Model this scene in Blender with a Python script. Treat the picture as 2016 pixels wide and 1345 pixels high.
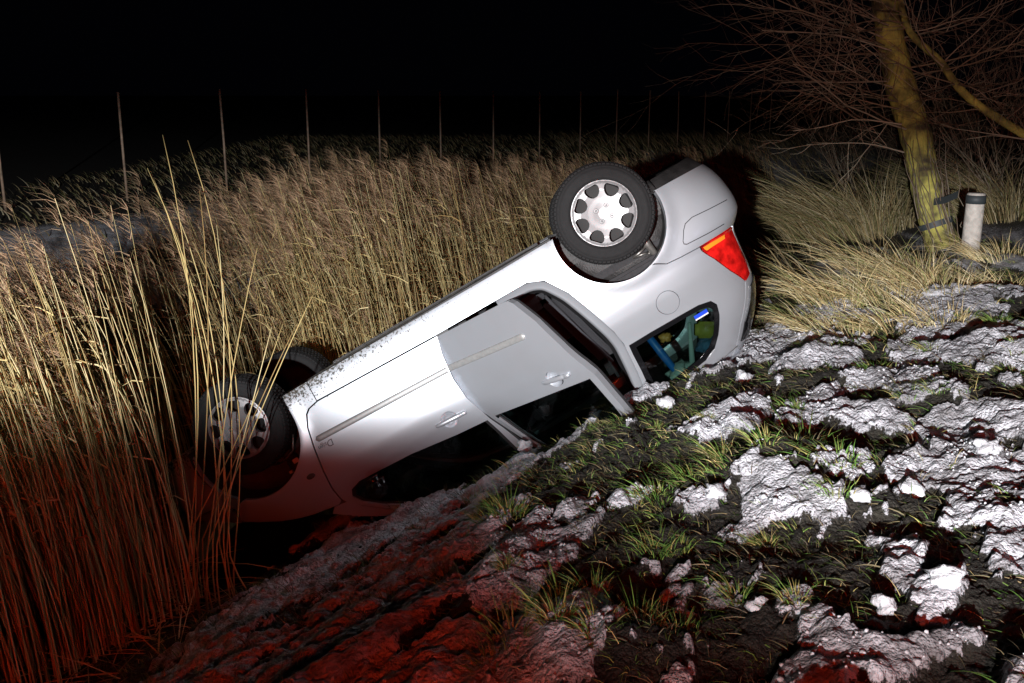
import bpy, bmesh, math, random
import numpy as np
from mathutils import Vector, Matrix
from mathutils.geometry import delaunay_2d_cdt
random.seed(7); rng = np.random.default_rng(7)
for o in list(bpy.data.objects): bpy.data.objects.remove(o)
scene = bpy.context.scene
C = scene.collection
R = math.radians

# ------------------------------------------------------------------ camera, night sky, lamps, exposure
cam_d = bpy.data.cameras.new('camera'); cam = bpy.data.objects.new('camera', cam_d); C.objects.link(cam)
cam.location = (0, 0, 1.65); cam.rotation_euler = (R(90 - 14.105), 0, 0)
cam_d.sensor_width = 36; cam_d.lens = 35.0; cam_d.clip_end = 2000; cam_d.clip_start = .05
scene.camera = cam
w = bpy.data.worlds.new('World'); scene.world = w; w.use_nodes = True
bg = w.node_tree.nodes['Background']; bg.inputs[0].default_value = (.30, .32, .62, 1); bg.inputs[1].default_value = .0012

def lamp(name, kind, loc, target, energy, col, size, angle=None, blend=.3, sc=(1, 1, 1), roll=0):
    d = bpy.data.lights.new(name, kind); d.energy = energy; d.color = col
    d.shadow_soft_size = size
    o = bpy.data.objects.new(name, d); C.objects.link(o); o.location = loc
    v = Vector(target) - Vector(loc); o.rotation_euler = (v.to_track_quat('-Z', 'Y').to_matrix() @ Matrix.Rotation(R(roll), 3, 'Z')).to_euler()
    if kind == 'SPOT': d.spot_size = R(angle); d.spot_blend = blend
    o.scale = sc
    return o
# the headlamps of a vehicle standing on the road behind the photographer: a wide, low beam with a flat upper cut-off
lamp('vehicle_headlamp', 'SPOT', (-1.4, -4.2, 1.78), (.3, 7, .30), 9200, (.96, .98, 1), .05, 150, .28, (1, .0315, 1), -3.0)
# separate spot added to brighten the tree's trunk and twigs above the cut-off
lamp('tree_fill_spot', 'SPOT', (-1.4, -4.2, 1.78), (4.1, 10, 2.1), 1500, (1, .72, .60), .12, 40, .9)
# weak lilac fill lamp added on the right, with no known source
lamp('lilac_fill', 'POINT', (6.5, -1.5, 2.7), (0, 5, 0), 50, (.80, .76, 1), .25)
# red rear lights of the other vehicle on the road
lamp('red_tail_lamp', 'SPOT', (.1, -2.6, 2.2), (-.3, 6, -.6), 400, (1, .045, .008), .2, 130, .5)
vs = scene.view_settings; vs.view_transform = 'Standard'; vs.look = 'None'; vs.exposure = 0; vs.gamma = 1
scene.render.engine = 'CYCLES'

# ------------------------------------------------------------------ helpers
def tag(o, label=None, cat=None, group=None, kind=None):
    if label: o['label'] = label
    if cat: o['category'] = cat
    if group: o['group'] = group
    if kind: o['kind'] = kind
    return o
def obj(name, me, mat=None, parent=None):
    o = bpy.data.objects.new(name, me); C.objects.link(o)
    if mat is not None and not me.materials: me.materials.append(mat)
    if parent: o.parent = parent
    return o
def empty(name, M=None, parent=None):
    o = bpy.data.objects.new(name, None); C.objects.link(o); o.empty_display_size = .1
    if M is not None: o.matrix_world = M
    if parent: o.parent = parent
    return o
def arr_mesh(name, co, faces, smooth=True):
    """co (n,3) array, faces: (m,k) int array of equal-size faces"""
    me = bpy.data.meshes.new(name); co = np.asarray(co, np.float32); f = np.asarray(faces, np.int32)
    me.vertices.add(len(co)); me.vertices.foreach_set('co', co.ravel())
    k = f.shape[1]; me.loops.add(f.size); me.loops.foreach_set('vertex_index', f.ravel())
    me.polygons.add(len(f)); me.polygons.foreach_set('loop_start', np.arange(0, f.size, k, dtype=np.int32))
    me.polygons.foreach_set('loop_total', np.full(len(f), k, np.int32))
    me.polygons.foreach_set('use_smooth', np.full(len(f), smooth))
    me.update(calc_edges=True); return me
def bm_mesh(name, bm, smooth=True):
    me = bpy.data.meshes.new(name); 
    for f in bm.faces: f.smooth = smooth
    bm.to_mesh(me); bm.free(); return me
def grid_faces(nu, nv, flip=False):
    i = np.arange(nu - 1)[:, None] * nv + np.arange(nv - 1)[None, :]
    q = np.stack([i, i + nv, i + nv + 1, i + 1], -1).reshape(-1, 4)
    return q[:, ::-1] if flip else q
def pchip(xs, ys):
    xs = np.array(xs, float); ys = np.array(ys, float); h = np.diff(xs); d = np.diff(ys) / h
    m = np.zeros(len(xs)); m[0] = d[0]; m[-1] = d[-1]
    for i in range(1, len(xs) - 1):
        if d[i-1] * d[i] > 0:
            w1 = 2*h[i] + h[i-1]; w2 = h[i] + 2*h[i-1]; m[i] = (w1 + w2) / (w1/d[i-1] + w2/d[i])
    def f(x):
        x = np.clip(np.asarray(x, float), xs[0], xs[-1]); k = np.clip(np.searchsorted(xs, x) - 1, 0, len(h) - 1)
        t = (x - xs[k]) / h[k]
        return ((1+2*t)*(1-t)**2*ys[k] + t*(1-t)**2*h[k]*m[k] + t*t*(3-2*t)*ys[k+1] + t*t*(t-1)*h[k]*m[k+1])
    return f
_tab = rng.random((256, 256)) * 2 - 1
def vnoise(x, y):
    xi = np.floor(x).astype(int); yi = np.floor(y).astype(int); fx = x - xi; fy = y - yi
    fx = fx*fx*fx*(fx*(fx*6-15)+10); fy = fy*fy*fy*(fy*(fy*6-15)+10)
    a = _tab[xi & 255, yi & 255]; b = _tab[(xi+1) & 255, yi & 255]; c = _tab[xi & 255, (yi+1) & 255]; d = _tab[(xi+1) & 255, (yi+1) & 255]
    return (a*(1-fx)+b*fx)*(1-fy) + (c*(1-fx)+d*fx)*fy
def fbm(x, y, o=4, g=.5):
    v = 0; a = 1; s = 0
    for i in range(o):
        v = v + a*vnoise(x*2**i + 17.3*i, y*2**i - 9.1*i); s += a; a *= g
    return v / s
def sstep(a, b, x): t = np.clip((x-a)/(b-a), 0, 1); return t*t*(3-2*t)

# ------------------------------------------------------------------ materials
def new_mat(name):
    m = bpy.data.materials.new(name); m.use_nodes = True
    return m, m.node_tree.nodes, m.node_tree.links, m.node_tree.nodes['Principled BSDF']
def simple(name, col, rough=.5, metal=0, coat=0, spec=.5, noise=None, bump=None):
    m, n, l, p = new_mat(name)
    p.inputs['Base Color'].default_value = (*col, 1); p.inputs['Roughness'].default_value = rough
    p.inputs['Metallic'].default_value = metal; p.inputs['Coat Weight'].default_value = coat; p.inputs['Specular IOR Level'].default_value = spec
    tc = n.new('ShaderNodeTexCoord')
    if noise:
        sc, amt = noise
        t = n.new('ShaderNodeTexNoise'); t.inputs['Scale'].default_value = sc; t.inputs['Detail'].default_value = 6
        l.new(tc.outputs['Object'], t.inputs['Vector'])
        mp = n.new('ShaderNodeMapRange'); mp.inputs[1].default_value = .3; mp.inputs[2].default_value = .7; mp.inputs[3].default_value = 1-amt; mp.inputs[4].default_value = 1+amt
        l.new(t.outputs['Fac'], mp.inputs[0])
        mx = n.new('ShaderNodeMix'); mx.data_type = 'RGBA'; mx.blend_type = 'MULTIPLY'; mx.inputs[0].default_value = 1
        mx.inputs[6].default_value = (*col, 1); l.new(mp.outputs[0], mx.inputs[7]); l.new(mx.outputs[2], p.inputs['Base Color'])
    if bump:
        sc, st = bump
        t = n.new('ShaderNodeTexNoise'); t.inputs['Scale'].default_value = sc; t.inputs['Detail'].default_value = 5
        l.new(tc.outputs['Object'], t.inputs['Vector'])
        b = n.new('ShaderNodeBump'); b.inputs['Strength'].default_value = st; b.inputs['Distance'].default_value = .01
        l.new(t.outputs['Fac'], b.inputs['Height']); l.new(b.outputs[0], p.inputs['Normal'])
    return m
def paint_mat():
    m, n, l, p = new_mat('silver_paint')
    tc = n.new('ShaderNodeTexCoord')
    # mud splashed along the sill and behind the front wheel, in car coordinates (z up in the car's own frame)
    sep = n.new('ShaderNodeSeparateXYZ'); l.new(tc.outputs['Object'], sep.inputs[0])
    ns = n.new('ShaderNodeTexNoise'); ns.inputs['Scale'].default_value = 60; ns.inputs['Detail'].default_value = 8; ns.inputs['Roughness'].default_value = .72
    l.new(tc.outputs['Object'], ns.inputs['Vector'])
    lo = n.new('ShaderNodeMapRange'); lo.inputs[1].default_value = .17; lo.inputs[2].default_value = .42; lo.inputs[3].default_value = .26; lo.inputs[4].default_value = .0
    l.new(sep.outputs['Z'], lo.inputs[0])
    fx = n.new('ShaderNodeMapRange'); fx.inputs[1].default_value = 1.3; fx.inputs[2].default_value = 2.6; fx.inputs[3].default_value = .12; fx.inputs[4].default_value = 0
    l.new(sep.outputs['X'], fx.inputs[0])
    mu = n.new('ShaderNodeMath'); mu.operation = 'ADD'; l.new(lo.outputs[0], mu.inputs[0])
    mm = n.new('ShaderNodeMath'); mm.operation = 'MULTIPLY'; l.new(fx.outputs[0], mm.inputs[0])
    zz = n.new('ShaderNodeMapRange'); zz.inputs[1].default_value = .75; zz.inputs[2].default_value = .3; l.new(sep.outputs['Z'], zz.inputs[0]); l.new(zz.outputs[0], mm.inputs[1])
    l.new(mm.outputs[0], mu.inputs[1])
    ad = n.new('ShaderNodeMath'); ad.operation = 'ADD'; l.new(ns.outputs['Fac'], ad.inputs[0]); l.new(mu.outputs[0], ad.inputs[1])
    th = n.new('ShaderNodeMapRange'); th.inputs[1].default_value = .80; th.inputs[2].default_value = .86; l.new(ad.outputs[0], th.inputs[0])
    film = n.new('ShaderNodeTexNoise'); film.inputs['Scale'].default_value = 3.5; film.inputs['Detail'].default_value = 6; l.new(tc.outputs['Object'], film.inputs['Vector'])
    fm = n.new('ShaderNodeMapRange'); fm.inputs[1].default_value = .35; fm.inputs[2].default_value = .8; fm.inputs[3].default_value = 0; fm.inputs[4].default_value = .22; l.new(film.outputs['Fac'], fm.inputs[0])
    base = n.new('ShaderNodeMix'); base.data_type = 'RGBA'; base.inputs[6].default_value = (.49, .52, .56, 1); base.inputs[7].default_value = (.36, .36, .35, 1); l.new(fm.outputs[0], base.inputs[0])
    mx = n.new('ShaderNodeMix'); mx.data_type = 'RGBA'; l.new(base.outputs[2], mx.inputs[6]); mx.inputs[7].default_value = (.05, .045, .035, 1); l.new(th.outputs[0], mx.inputs[0])
    l.new(mx.outputs[2], p.inputs['Base Color'])
    me = n.new('ShaderNodeMapRange'); me.inputs[3].default_value = .58; me.inputs[4].default_value = 0; l.new(th.outputs[0], me.inputs[0]); l.new(me.outputs[0], p.inputs['Metallic'])
    ro = n.new('ShaderNodeMapRange'); ro.inputs[3].default_value = .40; ro.inputs[4].default_value = .9; l.new(th.outputs[0], ro.inputs[0]); l.new(ro.outputs[0], p.inputs['Roughness'])
    p.inputs['Coat Weight'].default_value = .35; p.inputs['Coat Roughness'].default_value = .12
    return m
def glass_mat(name, tint, alpha=.0, rough=.02):
    m, n, l, p = new_mat(name); n.remove(p); out = n['Material Output']
    tr = n.new('ShaderNodeBsdfTransparent'); tr.inputs[0].default_value = (*tint, 1)
    gl = n.new('ShaderNodeBsdfGlossy'); gl.inputs['Roughness'].default_value = rough; gl.inputs[0].default_value = (.9, .95, .95, 1)
    fr = n.new('ShaderNodeFresnel'); fr.inputs[0].default_value = 1.5
    mx = n.new('ShaderNodeMixShader'); l.new(fr.outputs[0], mx.inputs[0]); l.new(tr.outputs[0], mx.inputs[1]); l.new(gl.outputs[0], mx.inputs[2])
    l.new(mx.outputs[0], out.inputs[0]); return m
M_paint = paint_mat()
M_black = simple('black_plastic', (.012, .012, .013), .55)
M_gloss = simple('gloss_black', (.006, .006, .007), .12)
M_rubber = simple('tyre_rubber', (.0055, .0055, .006), .85, noise=(30, .35), bump=(120, .25))
M_under = simple('underbody_sealant', (.028, .027, .027), .6, noise=(14, .5), bump=(90, .5))
M_steel = simple('worn_steel', (.30, .29, .27), .42, .8, noise=(25, .4))
M_cap = simple('hubcap_silver', (.30, .30, .305), .42, .45, noise=(5, .06))
M_dark = simple('cabin_trim', (.018, .018, .02), .8, noise=(60, .3))
M_seat = simple('seat_fabric', (.035, .037, .042), .95, noise=(140, .4))
M_glass = glass_mat('window_glass', (.30, .42, .39))
M_red = simple('lamp_red', (.55, .010, .008), .12, 0, 1, noise=(16, .6))
M_amber = simple('lamp_amber', (.85, .26, .02), .16, 0, .8)
M_grey = simple('moulding_grey', (.33, .335, .33), .5, .35, noise=(40, .12))
M_badge = simple('badge_grey', (.10, .10, .105), .4, .3)
M_chrome = simple('bright_chrome', (.62, .62, .63), .16, 1)

# ------------------------------------------------------------------ ground
NB = np.array([-math.cos(R(25)), math.sin(R(25))]); DB = np.array([math.sin(R(25)), math.cos(R(25))])   # down the near bank / along the ditch
NF = np.array([-math.cos(R(35)), math.sin(R(35))]); DF = np.array([math.sin(R(35)), math.cos(R(35))])   # the far bank and its fence
P_near = pchip([-200, -4, -1, 0, .6, 1.1, 1.55, 1.95, 2.35, 2.8, 3.2, 3.8, 4.3, 5, 400], [.40, .36, .20, .12, .04, -.04, -.14, -.32, -.53, -.78, -1.0, -1.34, -1.60, -1.75, -1.8])
P_far = pchip([-50, 7.8, 8.4, 8.9, 9.4, 10.5, 12, 13.5, 20, 400], [-1.9, -1.8, -1.4, -.58, -.45, -.33, -.12, -.05, -.08, -.1])
WATER = -1.52
# car pose (measured against the photograph): origin = ground level under the front bumper, x back, y right, z up in the car's own frame
CO = np.array([-2.59191, 6.93133, -.81002])
EX = np.array([.86185997, .04507015, .50513966]); EY = np.array([-.02213151, -.99175185, .12624761]); EZ = np.array([.50666319, -.11998726, -.85375375])
def cw(x, y, z): return CO + EX*x + EY*y + EZ*z
def terrain(x, y, fine=True, parts=False):
    x = np.asarray(x, float); y = np.asarray(y, float)
    s = NB[0]*x + NB[1]*y; q = DB[0]*x + DB[1]*y
    s = s + .10*fbm(x*.5+3, y*.5, 2)
    z = P_near(s)
    sf = NF[0]*x + NF[1]*y + .35*fbm(x*.35, y*.35+40, 3)
    z = np.maximum(z, P_far(sf))
    # the car's roof has pressed a seat into the bank
    d = np.stack([x - CO[0], y - CO[1]], -1)
    A = np.array([[EX[0], EY[0]], [EX[1], EY[1]]]); zr = 1.56
    rel = np.stack([x - CO[0] - EZ[0]*zr, y - CO[1] - EZ[1]*zr], -1)
    inv = np.linalg.inv(A); uv = rel @ inv.T
    roofz = CO[2] + EZ[2]*zr + EX[2]*uv[..., 0] + EY[2]*uv[..., 1]
    inside = sstep(-.9, -.60, uv[..., 1]) * (1 - sstep(.55, .78, uv[..., 1])) * sstep(.9, 1.3, uv[..., 0]) * (1 - sstep(4.0, 4.3, uv[..., 0]))
    z = z*(1-inside) + np.minimum(z, roofz)*inside
    near = (1 - sstep(9, 16, np.hypot(x, y)))
    if not fine:
        return z
    # terraces and trodden lumps, long along the bank
    rough = (.35 + .65*sstep(-1.5, 1.2, s)) * near * (1 - .75*inside)
    l1 = fbm(q*1.25 + 5, s*3.2 + fbm(q*.9, s*.9, 2)*1.2, 3, .5)
    l2 = 1 - np.abs(fbm(q*2.8 + 31, s*5.5 + 7, 3, .55))*2.2
    lump = .085*l1 + .022*l2 - .012
    fl = (1 - sstep(.6, 1.8, s))
    lump = lump + fl*(.05*fbm(q*2.4+80, s*2.6, 2) + 0.095*fbm(x*1.25+.4*y, y*2.9+20, 2))
    z = z + rough*lump
    # snow: thin crusts that broke into plates and crumbs
    hf = fbm(q*2.6 + 51, s*4.4 + 13, 5, .62)
    m = .55*fbm(q*.9 + 11, s*1.7 - 4, 3, .6) + .32*l1 + .55*hf
    bias = -.07 + .10*(1 - sstep(.2, 1.4, s)) + .24*sstep(1.6, 2.3, s)*(1-sstep(3.2, 4.0, s)) - .22*sstep(3.3, 4.1, s)
    sn = sstep(-.03, .03, m + bias)
    far_snow = sstep(8.7, 9.3, sf) * (1 - sstep(12.0, 13.2, sf + .5*fbm(x*.6, y*.6, 3))) * sstep(-.35, -.1, fbm(x*.5+60, y*.5, 4) + .12)
    sn = np.maximum(sn*near, far_snow) * (1 - .9*sstep(3.9, 4.4, s)*(1 - sstep(8.2, 8.8, sf)))
    crumb = fbm(x*21, y*21, 3, .7)
    mid = 1 - 2.4*np.abs(fbm(q*6.5 + 9, s*9 + 2, 2))
    z = z + near*.011*mid*(1 - .6*inside)
    bil = np.abs(vnoise(x*13+3, y*13)) + .6*np.abs(vnoise(x*27, y*27+8)) + .4*np.abs(vnoise(x*46+5, y*46))
    z = z + near*sn*(.018 + .021*bil + .010*crumb)
    z = z + near*(1-sn)*.020*fbm(x*30, y*30, 3, .75)
    if parts: return z, sn, s, sf
    return z
def axis(lo, hi, step, far, n=46):
    g = np.geomspace(step, far, n); g = np.cumsum(g); g *= far/g[-1]
    return np.concatenate([(lo - g)[::-1], np.arange(lo, hi, step), hi + g])
gx = axis(-2.6, 4.2, .0108, 260); gy = axis(1.6, 7.6, .0108, 420)
gy = gy[gy > -30]
X, Y = np.meshgrid(gx, gy, indexing='ij')
Z, SN, S_, SF_ = terrain(X, Y, parts=True)
me = arr_mesh('ground', np.stack([X, Y, Z], -1).reshape(-1, 3), grid_faces(len(gx), len(gy)))
a = me.attributes.new('snow', 'FLOAT', 'POINT'); a.data.foreach_set('value', SN.astype(np.float32).ravel())
def ground_mat():
    m, n, l, p = new_mat('snowy_soil')
    at = n.new('ShaderNodeAttribute'); at.attribute_name = 'snow'
    tc = n.new('ShaderNodeTexCoord')
    t1 = n.new('ShaderNodeTexNoise'); t1.inputs['Scale'].default_value = 9; t1.inputs['Detail'].default_value = 8; l.new(tc.outputs['Object'], t1.inputs['Vector'])
    soil = n.new('ShaderNodeValToRGB'); cr = soil.color_ramp
    cr.elements[0].position = .3; cr.elements[0].color = (.006, .005, .004, 1); cr.elements[1].position = .72; cr.elements[1].color = (.020, .018, .010, 1)
    l.new(t1.outputs['Fac'], soil.inputs[0])
    t2 = n.new('ShaderNodeTexNoise'); t2.inputs['Scale'].default_value = 5; t2.inputs['Detail'].default_value = 9; t2.inputs['Roughness'].default_value = .7; l.new(tc.outputs['Object'], t2.inputs['Vector'])
    sc = n.new('ShaderNodeValToRGB'); cr = sc.color_ramp
    cr.elements[0].position = .30; cr.elements[0].color = (.10, .095, .095, 1); cr.elements[1].position = .62; cr.elements[1].color = (.60, .62, .67, 1)
    l.new(t2.outputs['Fac'], sc.inputs[0])
    t3 = n.new('ShaderNodeTexNoise'); t3.inputs['Scale'].default_value = 48; t3.inputs['Detail'].default_value = 8; t3.inputs['Roughness'].default_value = .68; l.new(tc.outputs['Object'], t3.inputs['Vector'])
    ad = n.new('ShaderNodeMath'); ad.operation = 'MULTIPLY_ADD'; ad.inputs[1].default_value = 2.6; ad.inputs[2].default_value = -1.38; l.new(t3.outputs['Fac'], ad.inputs[0])
    a2 = n.new('ShaderNodeMath'); a2.operation = 'ADD'; l.new(at.outputs['Fac'], a2.inputs[0]); l.new(ad.outputs[0], a2.inputs[1])
    th = n.new('ShaderNodeMapRange'); th.inputs[1].default_value = .34; th.inputs[2].default_value = .52; l.new(a2.outputs[0], th.inputs[0])
    mx = n.new('ShaderNodeMix'); mx.data_type = 'RGBA'; l.new(th.outputs[0], mx.inputs[0]); l.new(soil.outputs[0], mx.inputs[6]); l.new(sc.outputs[0], mx.inputs[7])
    l.new(mx.outputs[2], p.inputs['Base Color']); p.inputs['Roughness'].default_value = .75
    p.inputs['Subsurface Weight'].default_value = 0
    vo = n.new('ShaderNodeTexVoronoi'); vo.inputs['Scale'].default_value = 58; vo.inputs['Randomness'].default_value = 1; l.new(tc.outputs['Object'], vo.inputs['Vector'])
    vo2 = n.new('ShaderNodeTexVoronoi'); vo2.inputs['Scale'].default_value = 130; l.new(tc.outputs['Object'], vo2.inputs['Vector'])
    hs = n.new('ShaderNodeMath'); hs.operation = 'MULTIPLY_ADD'; hs.inputs[1].default_value = -.9; l.new(vo.outputs['Distance'], hs.inputs[0]); l.new(t3.outputs['Fac'], hs.inputs[2])
    hs2 = n.new('ShaderNodeMath'); hs2.operation = 'MULTIPLY_ADD'; hs2.inputs[1].default_value = -.4; l.new(vo2.outputs['Distance'], hs2.inputs[0]); l.new(hs.outputs[0], hs2.inputs[2])
    b = n.new('ShaderNodeBump'); b.inputs['Strength'].default_value = 1; b.inputs['Distance'].default_value = .014; l.new(hs2.outputs[0], b.inputs['Height']); l.new(b.outputs[0], p.inputs['Normal'])
    return m
M_ground = ground_mat()
tag(obj('ground', me, M_ground), kind='structure')
# water standing in the ditch
M_water, n_, l_, p_ = new_mat('ditch_water'); p_.inputs['Base Color'].default_value = (.006, .006, .005, 1); p_.inputs['Roughness'].default_value = .06
t_ = n_.new('ShaderNodeTexNoise'); t_.inputs['Scale'].default_value = 4; b_ = n_.new('ShaderNodeBump'); b_.inputs['Strength'].default_value = .12; b_.inputs['Distance'].default_value = .02
l_.new(t_.outputs['Fac'], b_.inputs['Height']); l_.new(b_.outputs[0], p_.inputs['Normal'])
wx = []; 
for q in np.linspace(-40, 60, 60):
    for s in np.linspace(3.9, 9.2, 12): wx.append((*(NB*s + DB*q), WATER))
wx = np.array(wx)
tag(obj('ditch_water', arr_mesh('ditch_water', wx, grid_faces(60, 12)), M_water), kind='structure')

# ------------------------------------------------------------------ the overturned car
MW = Matrix(((EX[0], EY[0], EZ[0], CO[0]), (EX[1], EY[1], EZ[1], CO[1]), (EX[2], EY[2], EZ[2], CO[2]), (0, 0, 0, 1)))
base_pt = cw(2.6, 0, 1.56)
car = empty('overturned_car', MW)
tag(car, 'silver estate car lying upside down on its roof on the ditch bank', 'car')
Wf = pchip([.05, .12, .2, .3, .45, .6, .75, .85, .92, 1.0, 1.2, 1.4, 1.5, 1.56], [.70, .77, .815, .838, .855, .865, .862, .848, .828, .80, .735, .655, .60, .53])
XRf = pchip([.1, .25, .35, .45, .56, .63, .69, .74, .85, 1.0, 1.08, 1.15, 1.235, 1.4, 1.48, 1.56], [4.24, 4.31, 4.36, 4.385, 4.395, 4.385, 4.34, 4.295, 4.28, 4.27, 4.26, 4.24, 4.2, 4.08, 4.0, 3.9])
XFf = pchip([.1, .2, .35, .5, .6, .7, .8, .9, 1.0], [.10, .03, 0, .02, .05, .12, .25, .40, .55])
# reference plan line of the right side, from the centre of the rear bumper to the centre of the front bumper, by arc length
ph = np.linspace(0, math.pi/2, 1500)
rx = 2.4 + 2.0*np.sin(ph)**(2/5.5); ry = np.cos(ph)**(2/5.5)*.865
ar = np.concatenate([[0], np.cumsum(np.hypot(np.diff(rx), np.diff(ry)))]); i0 = np.searchsorted(rx, 3.2); ur = ar - ar[i0] + rx[i0]
fx_ = 2.0 - 2.0*np.sin(ph)**(2/4.2); fy_ = np.cos(ph)**(2/4.2)*.865
af = np.concatenate([[0], np.cumsum(np.hypot(np.diff(fx_), np.diff(fy_)))]); i1 = np.searchsorted(-fx_, -1.2); uf = fx_[i1] - (af - af[i1])
mskr = rx >= 3.2; mskf = fx_ <= 1.2
U_t = np.concatenate([uf[mskf][::-1], np.linspace(1.21, 3.19, 60), ur[mskr]])
xm = np.linspace(1.21, 3.19, 60)
X_t = np.concatenate([fx_[mskf][::-1], xm, rx[mskr]])
ymid = np.where(xm < 2.0, np.interp(xm, fx_[::-1], fy_[::-1]), np.where(xm > 2.4, np.interp(xm, rx, ry), .865))
Y_t = np.concatenate([fy_[mskf][::-1], ymid, ry[mskr]])
UR_END = ur[-1]; UF_END = uf[-1]
ARCH_F = (.82, .325, .377); ARCH_R = (3.555, .300, .362)
def surf(u, z):
    u = np.asarray(u, float); z = np.asarray(z, float)
    x = np.interp(u, U_t, X_t); y = np.interp(u, U_t, Y_t)
    b = sstep(3.25, 4.25, x); x2 = x + (XRf(z) - 4.4)*b
    bf = 1 - sstep(.05, 1.0, x); x2 = x2 + XFf(z)*bf
    y2 = y*Wf(z)/.865
    for (ax, az, ra) in (ARCH_F, ARCH_R):
        d = np.hypot(x2-ax, z-az) - ra
        y2 = y2 + .013*np.exp(-(np.maximum(d, 0)/.055)**2)
    return np.stack([x2, y2, z], -1)
def to_u(x, z):
    x = np.asarray(x, float); z = np.asarray(z, float)
    lo = np.full(x.shape, UF_END); hi = np.full(x.shape, UR_END)
    for _ in range(26):
        mid = (lo+hi)/2; c = surf(mid, z)[..., 0] < x
        lo = np.where(c, mid, lo); hi = np.where(c, hi, mid)
    return mid
def UV(pts):
    a = np.array(pts, float); return list(zip(to_u(a[:, 0], a[:, 1]).tolist(), a[:, 1].tolist()))
def smooth_loop(pts, n=1):
    for _ in range(n):
        o = []
        for i in range(len(pts)):
            a, b = np.array(pts[i]), np.array(pts[(i+1) % len(pts)])
            o += [tuple(a*.75+b*.25), tuple(a*.25+b*.75)]
        pts = o
    return pts
def densify(loop, mx=.03):
    o = []
    for i in range(len(loop)):
        a, b = np.array(loop[i], float), np.array(loop[(i+1) % len(loop)], float); k = max(1, int(math.ceil(np.linalg.norm(b-a)/mx)))
        o += [tuple(a+(b-a)*j/k) for j in range(k)]
    return o
def area2(l): return sum(l[i][0]*l[(i+1) % len(l)][1] - l[(i+1) % len(l)][0]*l[i][1] for i in range(len(l)))
def panel_mesh(name, loops, fn=surf, rim=.02, off=0., step=.045, sides=(1,), rimdir=None, smooth_n=True):
    """a curved sheet cut to the outline loops[0] with holes loops[1:]; its edges are folded inwards by rim"""
    L = [densify(l, step*.7) for l in loops]
    for i, l in enumerate(L):
        if (area2(l) > 0) != (i == 0): l.reverse()
    flat = np.array([p for l in L for p in l])
    def inside(q):
        c = np.zeros(len(q), bool); dm = np.full(len(q), 1e9)
        for l in L:
            l = np.array(l)
            for (x0, y0), (x1, y1) in zip(l, np.roll(l, -1, 0)):
                with np.errstate(divide='ignore', invalid='ignore'):
                    c ^= ((y0 > q[:, 1]) != (y1 > q[:, 1])) & (q[:, 0] < (x1-x0)*(q[:, 1]-y0)/(y1-y0) + x0)
                dx, dy = x1-x0, y1-y0; t = np.clip(((q[:, 0]-x0)*dx + (q[:, 1]-y0)*dy)/max(dx*dx+dy*dy, 1e-12), 0, 1)
                dm = np.minimum(dm, np.hypot(q[:, 0]-x0-t*dx, q[:, 1]-y0-t*dy))
        return c, dm
    lo, hi = flat.min(0), flat.max(0); st_ = step*.8
    G = np.stack(np.meshgrid(np.arange(lo[0]+st_*.5, hi[0], st_), np.arange(lo[1]+st_*.5, hi[1], st_), indexing='ij'), -1).reshape(-1, 2)
    if len(G):
        ci, dm = inside(G); G = G[ci & (dm > st_*.45)]
    allp = np.concatenate([flat, G]); edges = []; o_ = 0
    for l in L:
        edges += [(o_+i, o_+(i+1) % len(l)) for i in range(len(l))]; o_ += len(l)
    r = delaunay_2d_cdt([Vector(p) for p in allp], edges, [], 0, 1e-7)
    uv = np.array([tuple(v) for v in r[0]]); faces = np.array([f[:] for f in r[2]])
    T_ = uv[faces]; ci, _ = inside(T_.mean(1)); e0 = T_[:, 1]-T_[:, 0]; e1 = T_[:, 2]-T_[:, 0]
    ar_ = np.abs(e0[:, 0]*e1[:, 1]-e0[:, 1]*e1[:, 0]); ml = np.max([np.hypot(*(T_[:, a_]-T_[:, b_]).T) for a_, b_ in ((0, 1), (1, 2), (2, 0))], axis=0)
    faces = faces[ci & (ar_ > 1e-4*ml*ml)]
    ec = {}
    for f in faces.tolist():
        for i in range(3):
            k = tuple(sorted((f[i], f[(i+1) % 3]))); ec[k] = ec.get(k, 0)+1
    bed = [k for k, v in ec.items() if v == 1]; faces = faces.tolist()
    P = fn(uv[:, 0], uv[:, 1]); e = 2e-3
    N = np.cross(fn(uv[:, 0]+e, uv[:, 1]) - fn(uv[:, 0]-e, uv[:, 1]), fn(uv[:, 0], uv[:, 1]+e) - fn(uv[:, 0], uv[:, 1]-e))
    N = N / np.maximum(np.linalg.norm(N, axis=1)[:, None], 1e-9)
    if N[:, 1].mean() < 0 and fn is surf: N = -N
    P = P + N*off
    n0 = len(P); V = P.tolist(); F = []; LN = []
    bv = sorted({i for e_ in bed for i in e_}); mp = {}
    c0 = P.mean(0)
    for i in bv:
        d = -N[i] if rimdir is None else np.array(rimdir, float)
        mp[i] = len(V); V.append(P[i].tolist()); V.append((P[i] + d*rim).tolist())
    def fnorm(ix):
        p_ = np.array([V[i] for i in ix]); p_ = p_ - p_[0]; q = np.cross(p_, np.roll(p_, -1, 0)).sum(0); k = np.linalg.norm(q); return q/k if k > 1e-12 else np.array([0, 1., 0])
    def orient(ix):
        q = fnorm(ix); return ix if q.dot(N[[i for i in ix if i < n0]].mean(0)) > 0 else ix[::-1]
    for f in faces:
        ix = orient(f); F.append(ix); LN += [N[i] for i in ix]
    if rim:
        for i, j in bed:
            ix = [mp[i], mp[j], mp[j]+1, mp[i]+1]; q = fnorm(ix); F.append(ix); LN += [q]*4
    AV, AF, ALN = [], [], []
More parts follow.
